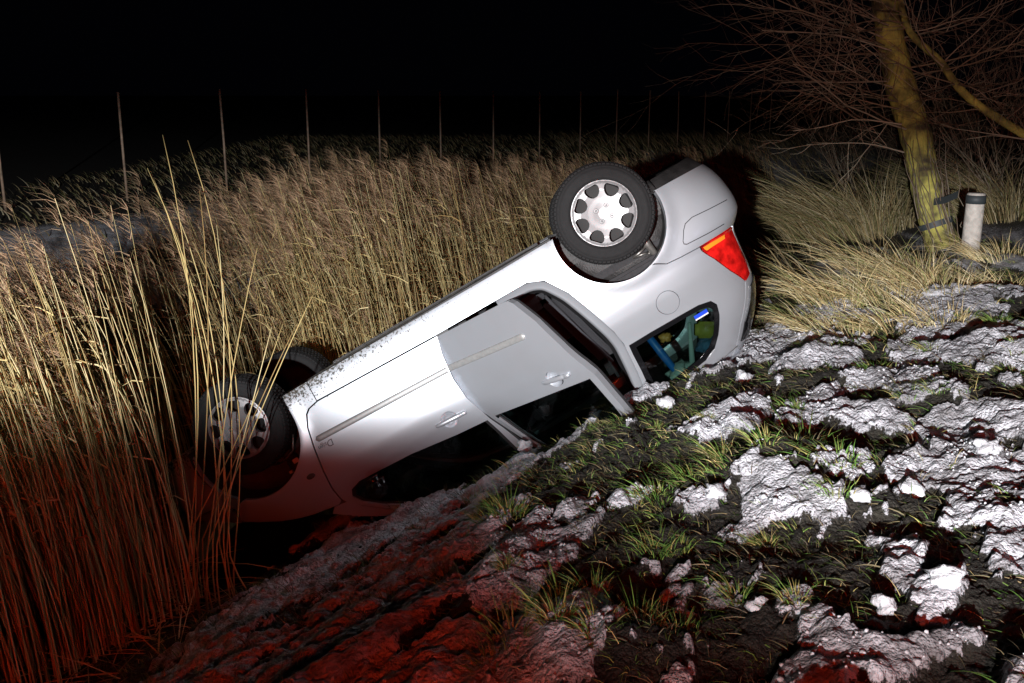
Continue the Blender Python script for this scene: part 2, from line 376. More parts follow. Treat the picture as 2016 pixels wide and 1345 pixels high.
    for sd in sides:
        o_ = len(AV); AV += [(v[0], v[1]*sd, v[2]) for v in V]
        k = 0
        for f in F:
            ln = LN[k:k+len(f)]; k += len(f)
            if sd == 1: AF.append([i+o_ for i in f]); ALN += [tuple(q) for q in ln]
            else: AF.append([i+o_ for i in f[::-1]]); ALN += [(q[0], -q[1], q[2]) for q in ln[::-1]]
    me = bpy.data.meshes.new(name); me.from_pydata(AV, [], AF)
    me.polygons.foreach_set('use_smooth', np.ones(len(AF), bool)); me.update()
    me.normals_split_custom_set(ALN)
    return me
def arc(c, a0, a1, n=22):
    return [(c[0] + c[2]*math.cos(R(a)), c[1] + c[2]*math.sin(R(a))) for a in np.linspace(a0, a1, n)]
def circle(cx, cz, r, n=28): return [(cx + r*math.cos(t), cz + r*math.sin(t)) for t in np.linspace(0, 2*math.pi, n, endpoint=False)]
ROOF_RAIL = [(3.70, 1.505), (3.3, 1.525), (2.6, 1.53), (2.2, 1.522), (1.9, 1.48), (1.62, 1.385), (1.4, 1.26), (1.2, 1.13), (1.06, 1.02)]
QWIN = [(3.290, 1.030), (3.454, 1.026), (3.677, 1.028), (3.80, 1.032), (3.886, 1.052), (3.912, 1.095), (3.897, 1.166), (3.832, 1.285), (3.766, 1.360), (3.687, 1.397), (3.473, 1.430), (3.312, 1.446), (3.262, 1.435), (3.280, 1.226), (3.284, 1.1)]
OPEN_R = [(2.93, .348), (3.034, .392), (3.128, .537), (3.199, .729), (3.252, .899), (3.268, 1.004), (3.262, 1.1), (3.254, 1.226), (3.236, 1.36), (3.19, 1.438)]
def side_body(sd):
    L = [(1.384, .185), (1.8, .188), (2.3, .196), (2.8, .20), (3.14, .197), (3.204, .197)]
    L += arc(ARCH_R, 197, 76)[::1]
    L += [(3.66, .650), (3.682, .657), (3.749, .695), (3.847, .705), (3.984, .713), (4.032, .828), (4.092, .955), (4.152, 1.066), (4.10, 1.17), (3.994, 1.308), (3.90, 1.44), (3.84, 1.49)]
    L += ROOF_RAIL + [(1.10, .985), (1.19, .995), (1.255, 1.075), (1.365, 1.172), (1.55, 1.295), (1.75, 1.395), (2.0, 1.457), (2.3, 1.474), (3.0, 1.464)]
    L += OPEN_R[::-1] + [(2.27, .344), (1.384, .320)]
    cap = circle(3.638, .912, .078)
    return panel_mesh('body_side', [UV(L), UV(QWIN), UV(cap)], rim=.035, step=.03, sides=(sd,))
obj('body_side', side_body(1), M_paint, car)
obj('body_side', side_body(-1), M_paint, car)
for sd in (1, -1):
    FL = [(1.378, .185), (1.378, .322), (1.307, .337), (1.275, .362), (1.238, .44), (1.205, .578), (1.176, .736), (1.158, .876), (1.163, .97), (1.13, .985), (1.0, .965), (.85, .93), (.72, .885), (.60, .83), (.50, .78), (.53, .70), (.575, .655)]
    FL += arc(ARCH_F, 128, 0)[1:] + [(1.197, .25), (1.197, .187)]
    fen = obj('front_fender', panel_mesh('front_fender', [UV(FL)], rim=.03, step=.03, sides=(sd,)), M_paint, car)
    rp = surf(to_u(1.091, .725), .725)
    bm = bmesh.new(); bmesh.ops.create_uvsphere(bm, u_segments=16, v_segments=8, radius=1)
    bmesh.ops.scale(bm, vec=(.031, .009, .018), verts=bm.verts)
    o = obj('side_repeater', bm_mesh('side_repeater', bm), simple('smoked_lens', (.10, .10, .10), .15, .4), fen); o.location = (rp[0], (rp[1]+.002)*sd, rp[2])
    # fuel flap (right) and its plain twin panel (left)
    fp = panel_mesh('fuel_flap', [UV(circle(3.638, .912, .0745, 32))], rim=.02, off=.0, sides=(sd,)); obj('fuel_flap', fp, M_paint, car)
    # side glass with its black printed border
    ins = [(3.325, 1.068), (3.454, 1.062), (3.677, 1.064), (3.80, 1.068), (3.850, 1.080), (3.872, 1.11), (3.86, 1.166), (3.80, 1.27), (3.735, 1.332), (3.66, 1.362), (3.473, 1.392), (3.335, 1.404), (3.312, 1.39), (3.318, 1.226)]
    gl = obj('quarter_glass', panel_mesh('quarter_glass', [UV(ins)], rim=0, off=-.006, sides=(sd,)), M_glass, car)
    obj('glass_border', panel_mesh('glass_border', [UV(QWIN), UV(ins)], rim=.004, off=-.004, sides=(sd,)), M_gloss, gl)
    if sd == 1:
        M_blue = simple('sticker_blue', (.015, .06, .55), .4); M_white = simple('sticker_white', (.7, .72, .75), .5)
        st = obj('sticker', panel_mesh('sticker', [UV([(3.742, 1.083), (3.838, 1.083), (3.838, 1.108), (3.742, 1.108)])], rim=0, off=-.003), M_blue, gl)
        obj('sticker_strip', panel_mesh('sticker_strip', [UV([(3.742, 1.109), (3.838, 1.109), (3.838, 1.118), (3.742, 1.118)])], rim=0, off=-.003), M_white, gl)
    # sunken door step: painted jamb behind the rear door
    prev = None; rows = []
    path = [(2.70, .350)] + OPEN_R
    pp = [np.array(p) for p in path]
    dense = densify([tuple(p) for p in pp], .03); dense = dense[:next(i for i, d_ in enumerate(dense) if abs(d_[0]-3.19) < 1e-6 and abs(d_[1]-1.438) < 1e-6)+1]
    dense = np.array(dense)
    for _ in range(3):
        dense[1:-1] = (dense[:-2]+2*dense[1:-1]+dense[2:])/4
    tg = np.gradient(dense, axis=0); tg /= np.linalg.norm(tg, axis=1)[:, None]; nn = np.stack([-tg[:, 1], tg[:, 0]], -1)
    prof = [(0, -.012), (.012, -.030), (.045, -.037), (.056, -.045), (.062, -.075), (.066, -.13), (.085, -.16)]
    co = []
    pj = surf(to_u(dense[:, 0], dense[:, 1]), dense[:, 1])
    for (dn, dy) in prof:
        for k in range(len(dense)):
            p = pj[k]; q = dense[k] + nn[k]*dn; co.append((q[0], (p[1]+dy)*sd, q[1]))
    co = np.array(co); nd = len(dense)
    obj('door_jamb', arr_mesh('door_jamb', co[:nd*5], grid_faces(5, nd, sd < 0)), M_paint, car)
    obj('door_seal', arr_mesh('door_seal', co[nd*4:], grid_faces(3, nd, sd < 0)), M_black, car)
    # B pillar behind the doors
    Bp = [(2.24, .34), (2.34, .34), (2.33, .6), (2.34, .95), (2.46, 1.47), (2.33, 1.47), (2.25, .95), (2.20, .6)]
    obj('pillar', panel_mesh('pillar', [UV(Bp)], rim=.05, off=-.07, sides=(sd,)), M_black, car)

# doors: skin with window frame, inner trim, glass, grip in its round recess, rubbing strip
def lathe(name, prof, seg=32, mat=None, parent=None, axis='Y', smooth=True):
    co = []; n = len(prof)
    for k in range(seg):
        t = 2*math.pi*k/seg
        for r, h in prof: co.append((r*math.cos(t), h, r*math.sin(t)))
    F = []
    for k in range(seg):
        for i in range(n-1): F.append((k*n+i, ((k+1) % seg)*n+i, ((k+1) % seg)*n+i+1, k*n+i+1))
    me = arr_mesh(name, np.array(co), np.array(F), smooth)
    return obj(name, me, mat, parent) if parent is not None or mat else me
FD = [(2.266, .356), (1.386, .330), (1.314, .345), (1.284, .369), (1.246, .444), (1.214, .58), (1.185, .738), (1.167, .878), (1.172, .972), (1.20, 1.015), (1.262, 1.075), (1.37, 1.168), (1.553, 1.290), (1.752, 1.390), (2.0, 1.452), (2.3, 1.468), (2.425, 1.468), (2.385, 1.3), (2.325, 1.1), (2.284, .997), (2.262, .916), (2.226, .79), (2.216, .642), (2.236, .469)]
FWIN = [(2.262, .990), (2.042, .972), (1.717, .930), (1.507, .920), (1.338, .914), (1.265, .938), (1.236, .987), (1.272, 1.052), (1.372, 1.142), (1.558, 1.262), (1.76, 1.362), (2.0, 1.424), (2.3, 1.44), (2.35, 1.436), (2.33, 1.3), (2.29, 1.1)]
RD = [(2.284, .358), (2.92, .360), (2.99, .366), (3.02, .392), (3.115, .542), (3.187, .732), (3.238, .902), (3.252, .98), (3.246, 1.1), (3.238, 1.226), (3.222, 1.35), (3.165, 1.425), (3.0, 1.456), (2.435, 1.468), (2.37, 1.2), (2.30, 1.005), (2.278, .916), (2.242, .79), (2.232, .642), (2.252, .469)]
RWIN = [(2.335, .985), (2.65, .988), (3.20, .992), (3.196, 1.1), (3.19, 1.22), (3.172, 1.32), (3.13, 1.385), (2.99, 1.418), (2.47, 1.438), (2.43, 1.3), (2.39, 1.18)]
def shifted(fn, piv):
    return lambda u, z: fn(u, z) - np.array([piv[0], piv[1], 0])
def door(name, skin, win, sd, piv, ang, hx, hz, strip, badge=False):
    D = empty(name, parent=car); bpy.data.objects.remove(D)
    fn = surf
    rec = circle(hx, hz, .056, 26)
    me = panel_mesh(name, [UV(skin), UV(win), UV(rec)], rim=.045, sides=(sd,))
    T = Matrix.Translation((-piv[0], -piv[1]*sd, 0))
    me.transform(T)
    d = obj(name, me, M_paint, car); d.location = (piv[0], piv[1]*sd, 0); d.rotation_euler = (0, 0, R(ang)*sd)
    def sub(nm, m_, mat):
        m_.transform(T); return obj(nm, m_, mat, d)
    sub('window_glass', panel_mesh('window_glass', [UV(win)], rim=0, off=-.022, sides=(sd,)), M_glass)
    # weather strip around the glass
    c = np.mean(win, axis=0); inner = [tuple(c + (np.array(p)-c)*.955) for p in win]
    sub('window_seal', panel_mesh('window_seal', [UV(win), UV(inner)], rim=.006, off=-.016, sides=(sd,)), M_black)
    sub('door_trim', panel_mesh('door_trim', [UV(smooth_loop(skin)), UV(win)], rim=.012, off=-.055, sides=(sd,)), M_dark)
    # round recess and grip
    p = surf(to_u(hx, hz), hz); e = .004
    dish = lathe('dish', [(.056, 0), (.050, -.006), (.042, -.018), (.028, -.026), (0.0005, -.029)], 26)
    dish.transform(Matrix.Translation((p[0], p[1], p[2])))
    if sd < 0: dish.transform(Matrix.Diagonal((1, -1, 1, 1)))
    sub('handle_recess', dish, M_paint)
    g = bmesh.new()
    prof = [(-.100, .010, .008), (-.092, .014, .016), (-.05, .016, .026), (0, .0165, .029), (.05, .016, .026), (.078, .015, .020), (.083, .013, .015), (.088, .0155, .020), (.112, .0150, .017), (.120, .010, .008)]
    rings = []
    for (gx_, hh, yy) in prof:
        r_ = []
        for k in range(10):
            t = 2*math.pi*k/10
            r_.append(g.verts.new((p[0]+gx_, (p[1] - .004 + yy*.5 + math.cos(t)*.011)*1, p[2]+.004+.06*gx_ + hh*math.sin(t))))
        rings.append(r_)
    for a_, b_ in zip(rings, rings[1:]):
        for k in range(10): g.faces.new((a_[k], a_[(k+1) % 10], b_[(k+1) % 10], b_[k]))
    g.faces.new(rings[0][::-1]); g.faces.new(rings[-1])
    gm = bm_mesh('handle', g); 
    if sd < 0: gm.transform(Matrix.Diagonal((1, -1, 1, 1)))
    sub('handle', gm, M_paint)
    # rubbing strip: a half-round bar with round ends
    (x0, z0), (x1, z1), w_, flat_end = strip
    nu_, nv_ = 60, 9; co = []
    for i in range(nu_):
        t = i/(nu_-1); x = x0 + (x1-x0)*t; z = z0 + (z1-z0)*t
        dl = x - x0 if flat_end == 'r' else x1 - x
        sc_ = math.sqrt(max(0.0, 1 - (1 - min(dl/w_, 1))**2))
        for j in range(nv_):
            a_ = math.pi*j/(nv_-1); zz_ = z - w_*sc_*math.cos(a_); co.append((x, .013*sc_*abs(math.sin(a_))**.6 - .001, zz_))
    co = np.array(co); q_ = surf(to_u(co[:, 0], co[:, 2]), co[:, 2]); q_[:, 1] = (q_[:, 1] + co[:, 1])*sd; co = q_
    sub('rubbing_strip', arr_mesh('rubbing_strip', np.array(co), grid_faces(nu_, nv_, sd > 0)), M_grey)
    return d, T
for sd in (1, -1):
    fd, T = door('front_door', FD, FWIN, sd, (1.30, .80), 0, 2.059, .857, ((1.243, .537), (2.214, .571), .021, 'r'))
    if sd == 1:
        def badge(txt, size, loc, parent, T):
            cu = bpy.data.curves.new('badge', 'FONT'); cu.body = txt; cu.size = size; cu.extrude = .0012; cu.shear = .18
            to = bpy.data.objects.new('badge', cu); C.objects.link(to)
            dg = bpy.context.evaluated_depsgraph_get(); m_ = bpy.data.meshes.new_from_object(to.evaluated_get(dg)); bpy.data.objects.remove(to)
            # text is read from the right-hand side of the upright car: letters run forwards to back = -x .. so flip onto the door plane
            p = surf(to_u(loc[0], loc[1]), loc[1])
            m_.transform(Matrix(((-1, 0, 0, p[0]), (0, 0, 1, p[1]+.001), (0, 1, 0, p[2]), (0, 0, 0, 1)))); m_.transform(T)
            return obj('badge', m_, M_badge, parent)
        badge('D', .062, (1.345, .578), fd, T); badge('sign', .042, (1.299, .580), fd, T)
        # wing mirror
        p = surf(to_u(1.40, .95), .95)
        bm = bmesh.new(); bmesh.ops.create_cube(bm, size=1); bmesh.ops.bevel(bm, geom=bm.edges[:], offset=.22, segments=4, affect='EDGES')
        for v in bm.verts: v.co.x *= .13*(1 - .3*v.co.y); v.co.y *= .20; v.co.z *= .135
        m_ = bm_mesh('wing_mirror', bm); m_.transform(Matrix.Translation((p[0]+.05, p[1]+.10, p[2]+.04))); m_.transform(T); obj('wing_mirror', m_, M_gloss, fd)
    door('rear_door', RD, RWIN, sd, (2.29, .80), 40 if sd == 1 else 0, 2.985, .905, ((2.262, .572), (2.985, .592), .022, 'l'))

# rear bumper, lamps and tailgate wrap round the tail
def wrap(u_from_x, z): return to_u(u_from_x, z)
RB = [(3.682, .648), (3.749, .689), (3.847, .699), (3.984, .706), (4.06, .706)]
rb = UV(RB) + [(UR_END-.55, .715), (UR_END-.3, .715), (UR_END, .715), (UR_END, .30), (UR_END-.5, .28)] + UV([(4.16, .268), (4.03, .262), (3.905, .258)]) + UV(arc(ARCH_R, 353, 440, 12))
bump = obj('rear_bumper', panel_mesh('rear_bumper', [rb], rim=.05, sides=(1, -1)), M_paint, car)
ins_l = UV([(4.30, .548), (4.16, .535), (4.033, .522), (3.975, .535), (3.945, .565), (3.908, .622), (3.905, .640), (3.921, .651), (4.079, .663), (4.20, .668)])
us = [p for p in ins_l]
# thin joint line of the bumper insert
def line_strip(name, pts, w_, off, sd, mat, parent):
    co = []; d_ = np.array(densify(pts, .02)); d_ = d_[:len(d_) - int(np.ceil(np.linalg.norm(np.array(pts[-1])-np.array(pts[0]))/.02)) + 1]
    tg = np.gradient(d_, axis=0); tg /= np.maximum(np.linalg.norm(tg, axis=1)[:, None], 1e-9); nn = np.stack([-tg[:, 1], tg[:, 0]], -1)
    for k in range(len(d_)):
        for s_ in (-1, 1):
            q = d_[k] + nn[k]*s_*w_/2; p = surf(q[0], q[1]); co.append((p[0], (p[1]+off)*sd, p[2]))
    return obj(name, arr_mesh(name, np.array(co), grid_faces(len(d_), 2)), mat, parent)
for sd in (1, -1):
    line_strip('bumper_joint', ins_l, .005, .0015, sd, M_black, bump)
    # bumper underside sheet
    co = []
    xs_ = np.linspace(3.92, UR_END, 20)
    for u_ in xs_:
        z_ = .262 + .03*(u_-3.92)
        p = surf(u_, z_); co += [(p[0], p[1]*sd, z_+.005), (p[0]-.05*(u_ > 4.2), (p[1]-.10)*sd, .19), (min(p[0], 4.15), (max(p[1]-.35, 0))*sd, .21)]
    obj('bumper_apron', arr_mesh('bumper_apron', np.array(co), grid_faces(20, 3, sd > 0)), M_under, bump)
    # tail lamp
    TL = UV([(3.990, .716), (4.07, .716)]) + [(UR_END-.62, .722), (UR_END-.60, .80), (UR_END-.585, .95), (UR_END-.60, 1.05)] + UV([(4.162, 1.071), (4.098, .955), (4.038, .828)])
    tl = obj('tail_lamp', panel_mesh('tail_lamp', [TL], rim=.03, off=.004, step=.03, sides=(sd,)), M_red, car)
    AM = UV([(4.0, .722), (4.06, .722)]) + [(UR_END-.74, .727), (UR_END-.74, .752)] + UV([(4.06, .750), (4.012, .752)])
    obj('indicator', panel_mesh('indicator', [AM], rim=.004, off=.008, step=.03, sides=(sd,)), M_amber, tl)
TG = [(UR_END, .722), (UR_END-.585, .722), (UR_END-.57, .80), (UR_END-.56, .95), (UR_END-.575, 1.055)] + UV([(4.158, 1.078), (4.106, 1.172), (4.0, 1.312)]) 
TG += [(to_u(3.906, 1.44), 1.44), (to_u(3.86, 1.49), 1.49), (UR_END, 1.52)]
GL = [(UR_END, 1.06), (UR_END-.50, 1.08)] + UV([(4.17, 1.12), (4.13, 1.19), (4.03, 1.31), (3.95, 1.42)]) + [(UR_END, 1.46)]
tg_o = obj('tailgate', panel_mesh('tailgate', [TG], rim=.03, sides=(1, -1)), M_paint, car)
obj('rear_window', panel_mesh('rear_window', [GL], rim=.008, off=.010, sides=(1, -1)), M_gloss, tg_o)

# front bumper, headlamps, bonnet, windscreen, roof
FB = [(UF_END, .20), (UF_END+.5, .19)] + UV([(.30, .19), (.42, .19), (.445, .26)]) + UV(arc(ARCH_F, 180, 130, 8)) + UV([(.53, .69), (.49, .62), (.35, .60)]) + [(UF_END+.45, .58), (UF_END, .60)]
obj('front_bumper', panel_mesh('front_bumper', [FB], rim=.03, sides=(1, -1)), M_paint, car)
for sd in (1, -1):
    HL = UV([(.52, .70), (.49, .775), (.40, .73), (.30, .68)]) + [(UF_END+.45, .64), (UF_END+.42, .59)] + UV([(.35, .608), (.485, .628)])
    obj('headlamp', panel_mesh('headlamp', [HL], rim=.03, off=.003, sides=(sd,)), simple('lens_clear', (.35, .36, .37), .08, .6), car)
def gridsurf(name, fn, nu, nv, mat, parent, flip=False):
    co = np.array([fn(i/(nu-1), j/(nv-1)) for i in range(nu) for j in range(nv)])
    return obj(name, arr_mesh(name, co, grid_faces(nu, nv, flip)), mat, parent)
def bonnet(u, v):
    x = .22 + .93*u; zc = .70 + .30*math.sin(min(1, u*1.02)*math.pi/2)**.8
    ze = float(np.interp(x, [.22, .5, .72, 1.0, 1.15], [.66, .785, .888, .968, .988])); p = surf(to_u(max(x, .45), ze), ze)
    hw = p[1]-.004 if x > .45 else p[1]*(.75+.25*(x-.22)/.23)
    y = (2*v-1); return (x, y*hw, ze + (zc + .035 - ze)*(1 - abs(y)**2.4))
gridsurf('bonnet', bonnet, 26, 25, M_paint, car, True)
def screen(u, v):
    y = 2*v-1; x0 = 1.06 + .10*y*y; z0 = 1.025 - .03*y*y; x1 = 1.92 - .05 + .0*y; z1 = 1.53 - .05*y*y
    hw = .78*(1-u) + .60*u; return (x0 + (x1-x0)*u - .03*(1-y*y)*0, y*hw, z0 + (z1-z0)*u + .05*math.sin(math.pi*u))
gridsurf('windscreen', screen, 14, 17, M_glass, car, True)
def roof(u, v):
    y = 2*v-1; x = 1.86 + 2.06*u; zr = float(np.interp(x, [1.86, 2.2, 2.6, 3.3, 3.7, 3.92], [1.478, 1.521, 1.529, 1.524, 1.504, 1.46])); hw = float(Wf(zr))
    return (x, y*hw, zr + .035*(1-y*y))
gridsurf('roof', roof, 24, 17, M_paint, car, True)
gridsurf('roof_lining', lambda u, v: (roof(u, v)[0]*.99+.03, roof(u, v)[1]*.96, roof(u, v)[2]-.035), 24, 17, simple('roof_cloth', (.16, .155, .15), .95), car)

# underbody
def box_bm(bm, lo, hi, bev=0):
    r = bmesh.ops.create_cube(bm, size=1); vs_ = r['verts']
    for v in vs_:
        for k in range(3): v.co[k] = lo[k] + (v.co[k]+.5)*(hi[k]-lo[k])
    if bev:
        es = list({e for v in vs_ for e in v.link_edges}); bmesh.ops.bevel(bm, geom=es, offset=bev, segments=2, affect='EDGES')
def box(name, lo, hi, mat, parent, bev=.01):
    bm = bmesh.new(); box_bm(bm, lo, hi, bev); return obj(name, bm_mesh(name, bm, False), mat, parent)
bm = bmesh.new()
box_bm(bm, (1.2, -.78, .215), (3.2, .78, .30), .01); box_bm(bm, (.1, -.5, .22), (1.25, .5, .50), .03); box_bm(bm, (3.15, -.56, .26), (4.2, .56, .42), .03); box_bm(bm, (3.95, -.70, .27), (4.2, .70, .42), .03)
box_bm(bm, (1.3, -.70, .19), (3.1, -.62, .22)); box_bm(bm, (1.3, .62, .19), (3.1, .70, .22)); box_bm(bm, (1.2, -.12, .20), (3.2, .12, .22))
obj('floor_pan', bm_mesh('floor_pan', bm, False), M_under, car)
def tube_mesh(name, pts, rad, seg=10, caps=True):
    pts = [Vector(p) for p in pts]; n = len(pts); rad = rad if hasattr(rad, '__len__') else [rad]*n
    co = []; up = Vector((0, 0, 1)); last = None
    for i, p in enumerate(pts):
        t = (pts[min(i+1, n-1)] - pts[max(i-1, 0)]).normalized()
        a_ = t.orthogonal().normalized() if last is None else (last - t*last.dot(t)).normalized(); last = a_; b_ = t.cross(a_)
        for k in range(seg):
            th = 2*math.pi*k/seg; co.append(p + (a_*math.cos(th) + b_*math.sin(th))*rad[i])
    F = [(i*seg+k, i*seg+(k+1) % seg, (i+1)*seg+(k+1) % seg, (i+1)*seg+k) for i in range(n-1) for k in range(seg)]
    if caps:
        c0, c1 = len(co), len(co)+1; co += [pts[0], pts[-1]]
        F += [(c0, (k+1) % seg, k, k) for k in range(0)]
    me = bpy.data.meshes.new(name); fs = F + ([tuple(range(seg))[::-1], tuple((n-1)*seg+k for k in range(seg))] if caps else [])
    me.from_pydata([tuple(c) for c in co[:n*seg]], [], fs); me.polygons.foreach_set('use_smooth', np.ones(len(fs), bool)); me.update(); return me
obj('exhaust_pipe', tube_mesh('exhaust_pipe', [(.9, -.2, .22), (1.3, -.15, .215), (2.4, -.12, .215), (3.0, -.2, .22), (3.4, -.3, .25), (3.9, -.35, .28), (4.25, -.4, .29)], .024), M_steel, car)
obj('muffler', tube_mesh('muffler', [(3.78, -.32, .30), (3.80, -.32, .30), (4.1, -.36, .30), (4.12, -.36, .30)], [.05, .085, .085, .05], 16), M_steel, car)
obj('rear_axle', tube_mesh('rear_axle', [(3.50, -.62, .26), (3.5, 0, .28), (3.50, .62, .26)], .05, 12), M_under, car)
for sd in (1, -1):
    for (ax, az, ra), nm in ((ARCH_F, 'wheel_liner'), (ARCH_R, 'wheel_liner')):
        def lin(u, v, ax=ax, az=az, ra=ra):
            t = R(-18 + 216*u); rr = ra + .012 if v < .85 else (ra+.012)*(1-(v-.85)/.15*.62)
            yy = (.80 - .30*min(v/.85, 1))*sd
            return (ax + rr*math.cos(t), yy, az + rr*math.sin(t))
        gridsurf(nm, lin, 30, 12, M_under, car, sd > 0)
    # spring leg and damper that show in the wheel wells
    obj('damper', tube_mesh('damper', [(3.66, .60*sd, .20), (3.72, .60*sd, .50), (3.74, .60*sd, .64)], [.030, .030, .022], 12), M_steel, car)
    co = [(3.60 + .05*math.cos(t) + .03*t/20, (.60 + .05*math.sin(t))*sd, .30 + .30*t/38) for t in np.linspace(0, 38, 150)]
    obj('coil_spring', tube_mesh('coil_spring', co, .008, 6), M_steel, car)
    obj('strut', tube_mesh('strut', [(.88, .58*sd, .16), (.93, .56*sd, .45), (.95, .55*sd, .66)], [.035, .035, .05], 12), M_under, car)
    box('liner_clip', (.99, .70*sd-.012, .585), (1.03, .70*sd+.012, .615), simple('pale_clip', (.5, .5, .48), .6), car, .003)
    box('liner_clip', (.93, .70*sd-.012, .64), (.955, .70*sd+.012, .66), simple('pale_clip', (.5, .5, .48), .6), car, .003)
    obj('brake_line', tube_mesh('brake_line', [(.80, .62*sd, .55), (.92, .70*sd, .57), (1.04, .73*sd, .53), (1.10, .74*sd, .44)], .006, 6), M_steel, car)

# cabin
def seat(x, y, wd):
    bm = bmesh.new()
    box_bm(bm, (x, y-wd/2, .42), (x+.50, y+wd/2, .56), .05)
    r0 = len(bm.verts); box_bm(bm, (x+.44, y-wd/2, .50), (x+.56, y+wd/2, 1.10), .05); bm.verts.ensure_lookup_table()
    for v in list(bm.verts)[r0:]: v.co.x += (v.co.z-.5)*.28
    n0 = len(bm.verts); box_bm(bm, (x+.60, y-.13, 1.14), (x+.70, y+.13, 1.30), .04)
    return obj('seat', bm_mesh('seat', bm), M_seat, car)
seat(1.62, .36, .50); seat(1.62, -.36, .50); seat(2.48, 0, 1.30)
box('dashboard', (1.05, -.72, .62), (1.42, .72, .98), M_dark, car, .06)
box('boot_floor', (3.15, -.52, .55), (4.15, .52, .60), M_dark, car, .01)
box('luggage_trim', (3.30, -.66, .62), (3.92, -.60, .96), M_dark, car, .02); box('luggage_trim', (3.30, .60, .62), (3.92, .66, .96), M_dark, car, .02)
st = [(1.52 + .06*math.cos(t)*0, -.36 + .18*math.cos(t), .93 + .17*math.sin(t)) for t in np.linspace(0, 2*math.pi, 33)]
obj('steering_wheel', tube_mesh('steering_wheel', st, .014, 8, False), M_black, car)

# wheels: steel rim, tyre with tread blocks, plastic hub cap with eight windows, four bolts and a small emblem
def hub_fn(u, v):
    r = np.hypot(u, v); y = np.interp(r, [0, .035, .07, .10, .15, .19, .205], [.010, .010, .016, .020, .030, .022, .012])
    r_ = np.maximum(r, 1e-6); return np.stack([u, y, v], -1)
def make_wheel():
    W_ = obj('wheel', lathe('rim', [(.205, .04), (.200, .02), (.185, -.03), (.18, -.10), (.195, -.16), (.205, -.17)], 40), M_dark, None)
    disc = lathe('rim_disc', [(.190, -.045), (.10, -.06), (.0005, -.03)], 40); obj('rim_disc', disc, simple('rim_steel', (.004, .004, .004), .7, 0), W_)
    prof = [(.200, .025), (.206, .046), (.214, .052), (.218, .060), (.232, .063), (.236, .061), (.262, .066), (.282, .064), (.285, .059), (.289, .060), (.302, .046), (.311, .030), (.316, .0), (.3165, -.07), (.316, -.14), (.311, -.17), (.30, -.188), (.27, -.204), (.23, -.20), (.205, -.18)]
    lathe('tyre', prof, 72, M_rubber, W_)
    bm = bmesh.new()
    for k in range(72):     # shoulder and centre tread blocks
        for (y0, y1, ph_) in ((.012, .046, 0), (-.035, .002, .5), (-.085, -.045, 0), (-.135, -.095, .5), (-.186, -.145, 0)):
            t0 = 2*math.pi*(k+ph_+.10)/72; t1 = 2*math.pi*(k+ph_+.86)/72; vs_ = []
            for (t, y) in ((t0, y0), (t1, y0), (t1, y1), (t0, y1)):
                rr = .324 - (.012 if y > .03 or y < -.17 else 0); vs_.append(bm.verts.new((rr*math.cos(t), y, rr*math.sin(t))))
            lo_ = []
            for v in vs_: q = v.co.copy(); s_ = .300/math.hypot(q.x, q.z); lo_.append(bm.verts.new((q.x*s_, q.y, q.z*s_)))
            bm.faces.new(vs_[::-1])
            for i in range(4): bm.faces.new((vs_[i], vs_[(i+1) % 4], lo_[(i+1) % 4], lo_[i]))
    tb = obj('tread', bm_mesh('tread', bm, False), M_rubber, W_); tb['kind'] = 'stuff'
    holes = []
    hw = [(.186, .034), (.180, .043), (.168, .048), (.150, .046), (.134, .039), (.120, .027), (.111, .012)]
    for k in range(8):
        t = R(45*k + 4); pr = [(r, w_) for r, w_ in hw] + [(r, -w_) for r, w_ in hw[::-1]]
        holes.append([(r*math.cos(t) - w_*math.sin(t), r*math.sin(t) + w_*math.cos(t)) for r, w_ in pr])
    me = panel_mesh('hub_cap', [circle(0, 0, .207, 72)] + holes, fn=hub_fn, rim=.03, step=.012, rimdir=(0, -1, 0), off=0)
    # orient towards +y
    me.transform(Matrix.Translation((0, .035, 0)))
    obj('hub_cap', me, M_cap, W_)
    for k in range(4):
        t = R(45 + 90*k + 3); b = lathe('bolt', [(.0165, .040), (.0165, .050), (.013, .053), (.010, .053), (.009, .047), (.006, .047), (.006, .056), (.0003, .057)], 16, M_cap, W_)
        b.location = (.052*math.cos(t), 0, .052*math.sin(t))
    # rampant-animal emblem, a low relief a couple of centimetres high
    pts = [(-.004, -.016), (.002, -.012), (.001, -.006), (.006, -.002), (.013, -.008), (.016, -.005), (.010, .001), (.012, .005), (.018, .006), (.017, .010), (.010, .009), (.008, .013), (.011, .019), (.005, .021), (.001, .017), (-.004, .012), (-.003, .006), (-.006, .000), (-.012, .004), (-.016, .000), (-.013, -.003), (-.009, -.006), (-.010, -.013)]
    em = panel_mesh('emblem', [pts], fn=lambda u, v: np.stack([u, 0*u + .0485, v], -1), rim=.004, step=.02, rimdir=(0, -1, 0))
    obj('emblem', em, simple('emblem_grey', (.30, .30, .30), .3, .7), W_)
    return W_
wheel0 = make_wheel(); wheel0.parent = car
def dup(root, parent):
    r = root.copy(); C.objects.link(r); r.parent = parent
    for ch in root.children:
        c = ch.copy(); C.objects.link(c); c.parent = r
    return r
def place(wh, x, y, z, rz, spin):
    wh.location = (x, y, z); wh.rotation_mode = 'ZXY'
    wh.matrix_local = Matrix.Translation((x, y, z)) @ Matrix.Rotation(R(rz), 4, 'Z') @ Matrix.Rotation(R(spin), 4, 'Y')
place(wheel0, 3.568, .78, .22, 0, 3)
for (x, y, rz, spin) in ((.845, .775, 5, 28), (3.568, -.78, 180, 40), (.86, -.775, 185, 10)):
    place(dup(wheel0, car), x, y, .22, rz, spin)

